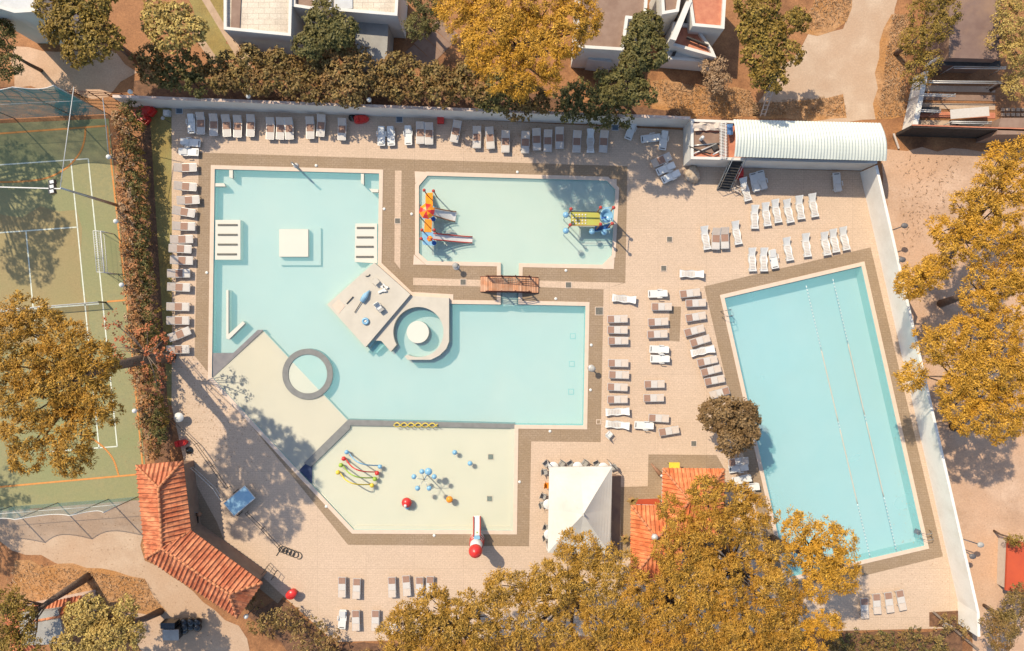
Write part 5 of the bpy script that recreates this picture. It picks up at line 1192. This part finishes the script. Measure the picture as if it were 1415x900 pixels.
def rail(pts, h, lb, r=.025, posts=True, m='dark_metal'):
    t = thing('metal_railing', lb, 'railing', G(pts[0][0], pts[0][1], 0)); b = MB(); ps = [G(x,y,0) for x, y in pts]
    for hh in (h, h*.5): b.tube([p+Vector((0,0,hh)) for p in ps], r, 5)
    b.build('rail', m, t)
    for a, c in zip(ps, ps[1:]):
        n = max(1, int((c-a).length/1.6))
        for k in range(n+1): p = a.lerp(c, k/n); MB().tube([p, p+Vector((0,0,h))], r, 5).build('post', m, t)
rail([(240,578),(275,612),(318,672)], .9, 'dark railing from the long hedge to the blue wheeled table')
rail([(344,706),(366,728),(388,752),(396,760)], .9, 'dark railing running from the blue table towards the bicycle rack')
rail([(256,646),(270,644),(300,672),(312,690)], .9, 'pale railing around the corner of the tiled building', m='alu')
rail([(362,797),(374,778),(384,788),(380,796)], 1.0, 'small square dark gate frame beside the tiled building')
t = thing('coiled_hose', 'dark looped hose on the deck at the end of the railing', 'hose', G(400,766,.02))
MB().tube([G(388+26*k/80+5*math.cos(k*.42), 758+10*k/80+4.5*math.sin(k*.42), .05+.004*(k % 9)) for k in range(81)], .035, 6).build('hose_loops', 'dark_metal', t); MB().tube([G(382,768,.05), G(390,756,.05)], .03, 6).build('hose_tail', 'dark_metal', t)
t = thing('motor_scooter', 'dark scooter parked beside the angled tiled building', 'scooter', G(269,716,.02))
MB().box(P(270,716,.55), (.42,.9,.25), .05).build('seat', 'black_plastic', t); MB().ball(P(275,711,.8), .2, 10).build('top_box', 'rim_brown', t)
for y in (706,727): p = P(269,y,.28); MB().tube([p-Vector((.07,0,0)), p+Vector((.07,0,0))], .27, 14).build('wheel', 'black_plastic', t)
MB().bar(P(266,708,.95), P(274,708,.95), .04, .04).build('handlebar', 'steel', t); MB().box(P(269,724,.5), (.3,.4,.3)).build('fairing', 'hatch', t)
# waste container, bags
t = thing('waste_container', 'grey-lidded waste container under the trees at the lower left', 'container', G(238,865,0))
c = P(236,877,1.2); MB().box(Vector((c.x,c.y,.62)), (1.3,.9,1.05)).build('body', 'dark_metal', t); MB().prism([(c.x-.68,c.y-.48),(c.x+.68,c.y-.48),(c.x+.68,c.y+.42),(c.x-.68,c.y+.42)], 1.16, 1.24).build('lid', 'bin_grey', t)
MB().box(P(235,862,.8), (1.2,.5,.9)).build('rear_box', 'black_plastic', t); 
for sx in (-1,1): MB().tube([Vector((c.x+sx*.55,c.y-.4,.1))-Vector((.04,0,0)), Vector((c.x+sx*.55,c.y-.4,.1))+Vector((.04,0,0))], .1, 10).build('wheel', 'black_plastic', t)
t = thing('black_bags', 'heap of shiny black bags beside the waste container', 'bags', G(262,866,0))
for k in range(7): MB().ball(P(258+9*(k % 3)-3, 860+6*(k//3)+random.uniform(-1,1), .45+.1*(k % 2)), .38, 10, .85).build('bag', 'black_plastic', t)
# boulder by service building, small objects
b = MB(); c = G(956,242,.3); vs = []
for i in range(9):
    for j in range(14):
        a, e = PI*i/8, 2*PI*j/14; r = .72*(1+.22*math.sin(3*e+i)+.12*random.uniform(-1,1)); vs.append(c+Vector((r*math.sin(a)*math.cos(e)*.85, r*math.sin(a)*math.sin(e)*1.1, .5*math.cos(a))))
b.add(vs, [(i*14+j, (i+1)*14+j, (i+1)*14+(j+1) % 14, i*14+(j+1) % 14) for i in range(8) for j in range(14)]); tag(b.build('boulder', 'stone', None, G(956,242,0)), 'pale weathered boulder at the left corner of the service building', 'boulder')
t = thing('wall_hatch', 'pale square box on the dark grass at the left wall foot', 'box', G(233,157,.02)); MB().box(G(233,158,.25), (.5,.48,.45)).build('body', 'grey_wall', t); MB().box(G(233,158,.49), (.4,.38,.03)).build('lid', 'alu', t)
t = thing('garden_racket_sign', 'thin sign post on the left lawn edge', 'sign', G(236,170,.02)); MB().tube([G(236,170,0), G(236,170,1.4)], .025, 6).build('post', 'dark_metal', t); MB().lathe(G(236,170,1.4), [(.16,-.02),(.16,.02)], 14).build('disc', 'bin_grey', t)
t = thing('folded_parasol', 'brown folded parasol and stand at the corner of the large bar roof', 'parasol', G(906,645,.02)); MB().tube([G(899,640,.2), G(911,654,.5)], [.05,.22], 8).build('canopy', 'rim_brown', t); MB().tube([G(911,654,.5), G(913,657,.5)], .12, 8).build('cap', 'plastic_white', t)
t = thing('yellow_awning', 'yellow sign board by the upper edge of the large bar roof', 'sign', G(928,640,.02)); MB().box(G(928,640,1.0), (.9,.5,.05)).build('board', 'yellow_plastic', t)
for s in (-1,1): MB().tube([G(928+s*5,640,0), G(928+s*5,640,1.0)], .03, 5).build('leg', 'dark_metal', t)
t = thing('plank_frame', 'pale timber frame leaning beside the leftmost shaded lounger', 'frame', G(1014,262,.02)); b = MB()
for k in range(3): b.bar(G(1008+4*k,256+3*k,.2), G(1016+4*k,264+3*k,.25), .07, .05); b.bar(G(1010+3*k,262-2*k,.3), G(1022+2*k,268-3*k,.3), .07, .05)
b.build('timbers', 'sling_light', t)
t = thing('leaning_ladder', 'pale wooden ladder laid against the shrubs behind the barrel roof', 'ladder', G(1050,162,0)); 
for s in (0, 6): MB().bar(G(1049+s,162,.3), G(1055+s,118,2.2), .09, .08).build('stile', 'sling_light', t)
b = MB()
for k in range(9): f_ = (k+.5)/9; b.bar(G(1049+6*f_,162-44*f_,.3+1.9*f_), G(1055+6*f_,162-44*f_,.3+1.9*f_), .07, .06)
b.build('rung', 'sling_light', t)
for (x0,y0,x1,y1,lb) in ((1232,186,1241,206,'left of the dark yard wall'),):
    tag(MB().bar(G(x0,y0,.3), G(x1,y1,.1), .15, .1).build('timber_beam', 'sling_light', None, G(x0,y0,0)), f'pale timber beam lying {lb}', 'beam')
# trunks lying bare at lower left: fallen pole by lower right hedge
tag(MB().bar(P(1290,846,.4), P(1352,898,.4), .18, .14).build('wooden_pole', 'bark_grey', None, P(1290,846,0)), 'long wooden pole lying through the hedge at the lower right', 'pole')
tag(MB().box(P(1309,865,.5), (.7,.4,.12), -.5).build('cardboard', 'sling_light', None, P(1309,865,0)), 'piece of pale cardboard on the wooden pole at the lower right', 'cardboard')
# metal fence line on the north side of the court yard
t = thing('wire_fence', 'low wire fence behind the tall teal net', 'fence', G(0,133,0)); b = MB()
for x in range(-40, 190, 22): MB().tube([G(x,128+x*.05,0), G(x,128+x*.05,1.5)], .04, 5).build('post', 'wood_dark', t)
for z_ in (.5,1.0,1.45): b.tube([G(-40,126,z_), G(188,137,z_)], .025, 5)
b.build('wire', 'wood_dark', t)

# ------------------------------------------------------------------ light, sky, camera
EL, AZ = 50.0, 0
sd = Vector((-.57, .60, .83*math.tan(math.radians(50.3)))).normalized()     # towards the sun
w = bpy.data.worlds.new('World'); scene.world = w; w.use_nodes = True; nt = w.node_tree
sky = nt.nodes.new('ShaderNodeTexSky'); sky.sky_type = 'NISHITA'; sky.sun_disc = False
sky.sun_elevation = math.asin(sd.z); sky.sun_rotation = math.atan2(sd.x, sd.y)
nt.links.new(sky.outputs[0], nt.nodes['Background'].inputs[0]); nt.nodes['Background'].inputs[1].default_value = .15
sl = bpy.data.lights.new('sun', 'SUN'); sl.energy = 3.7; sl.angle = math.radians(.5); sl.color = (1, .885, .70)
so = bpy.data.objects.new('sun', sl); COL.objects.link(so); so.rotation_euler = sd.to_track_quat('Z', 'Y').to_euler(); so.location = (0, 0, 50)
cam = bpy.data.cameras.new('camera'); co = bpy.data.objects.new('camera', cam); COL.objects.link(co)
co.location = (0, 0, HC); co.rotation_euler = (0, 0, 0); cam.sensor_width = 36; cam.lens = 36*HC/(1415/S); cam.clip_end = 2000
scene.camera = co
scene.view_settings.view_transform = 'Standard'; scene.view_settings.look = 'None'; scene.view_settings.gamma = 1; scene.view_settings.exposure = .60
for o in bpy.data.objects:
    if '_o' in o: del o['_o']
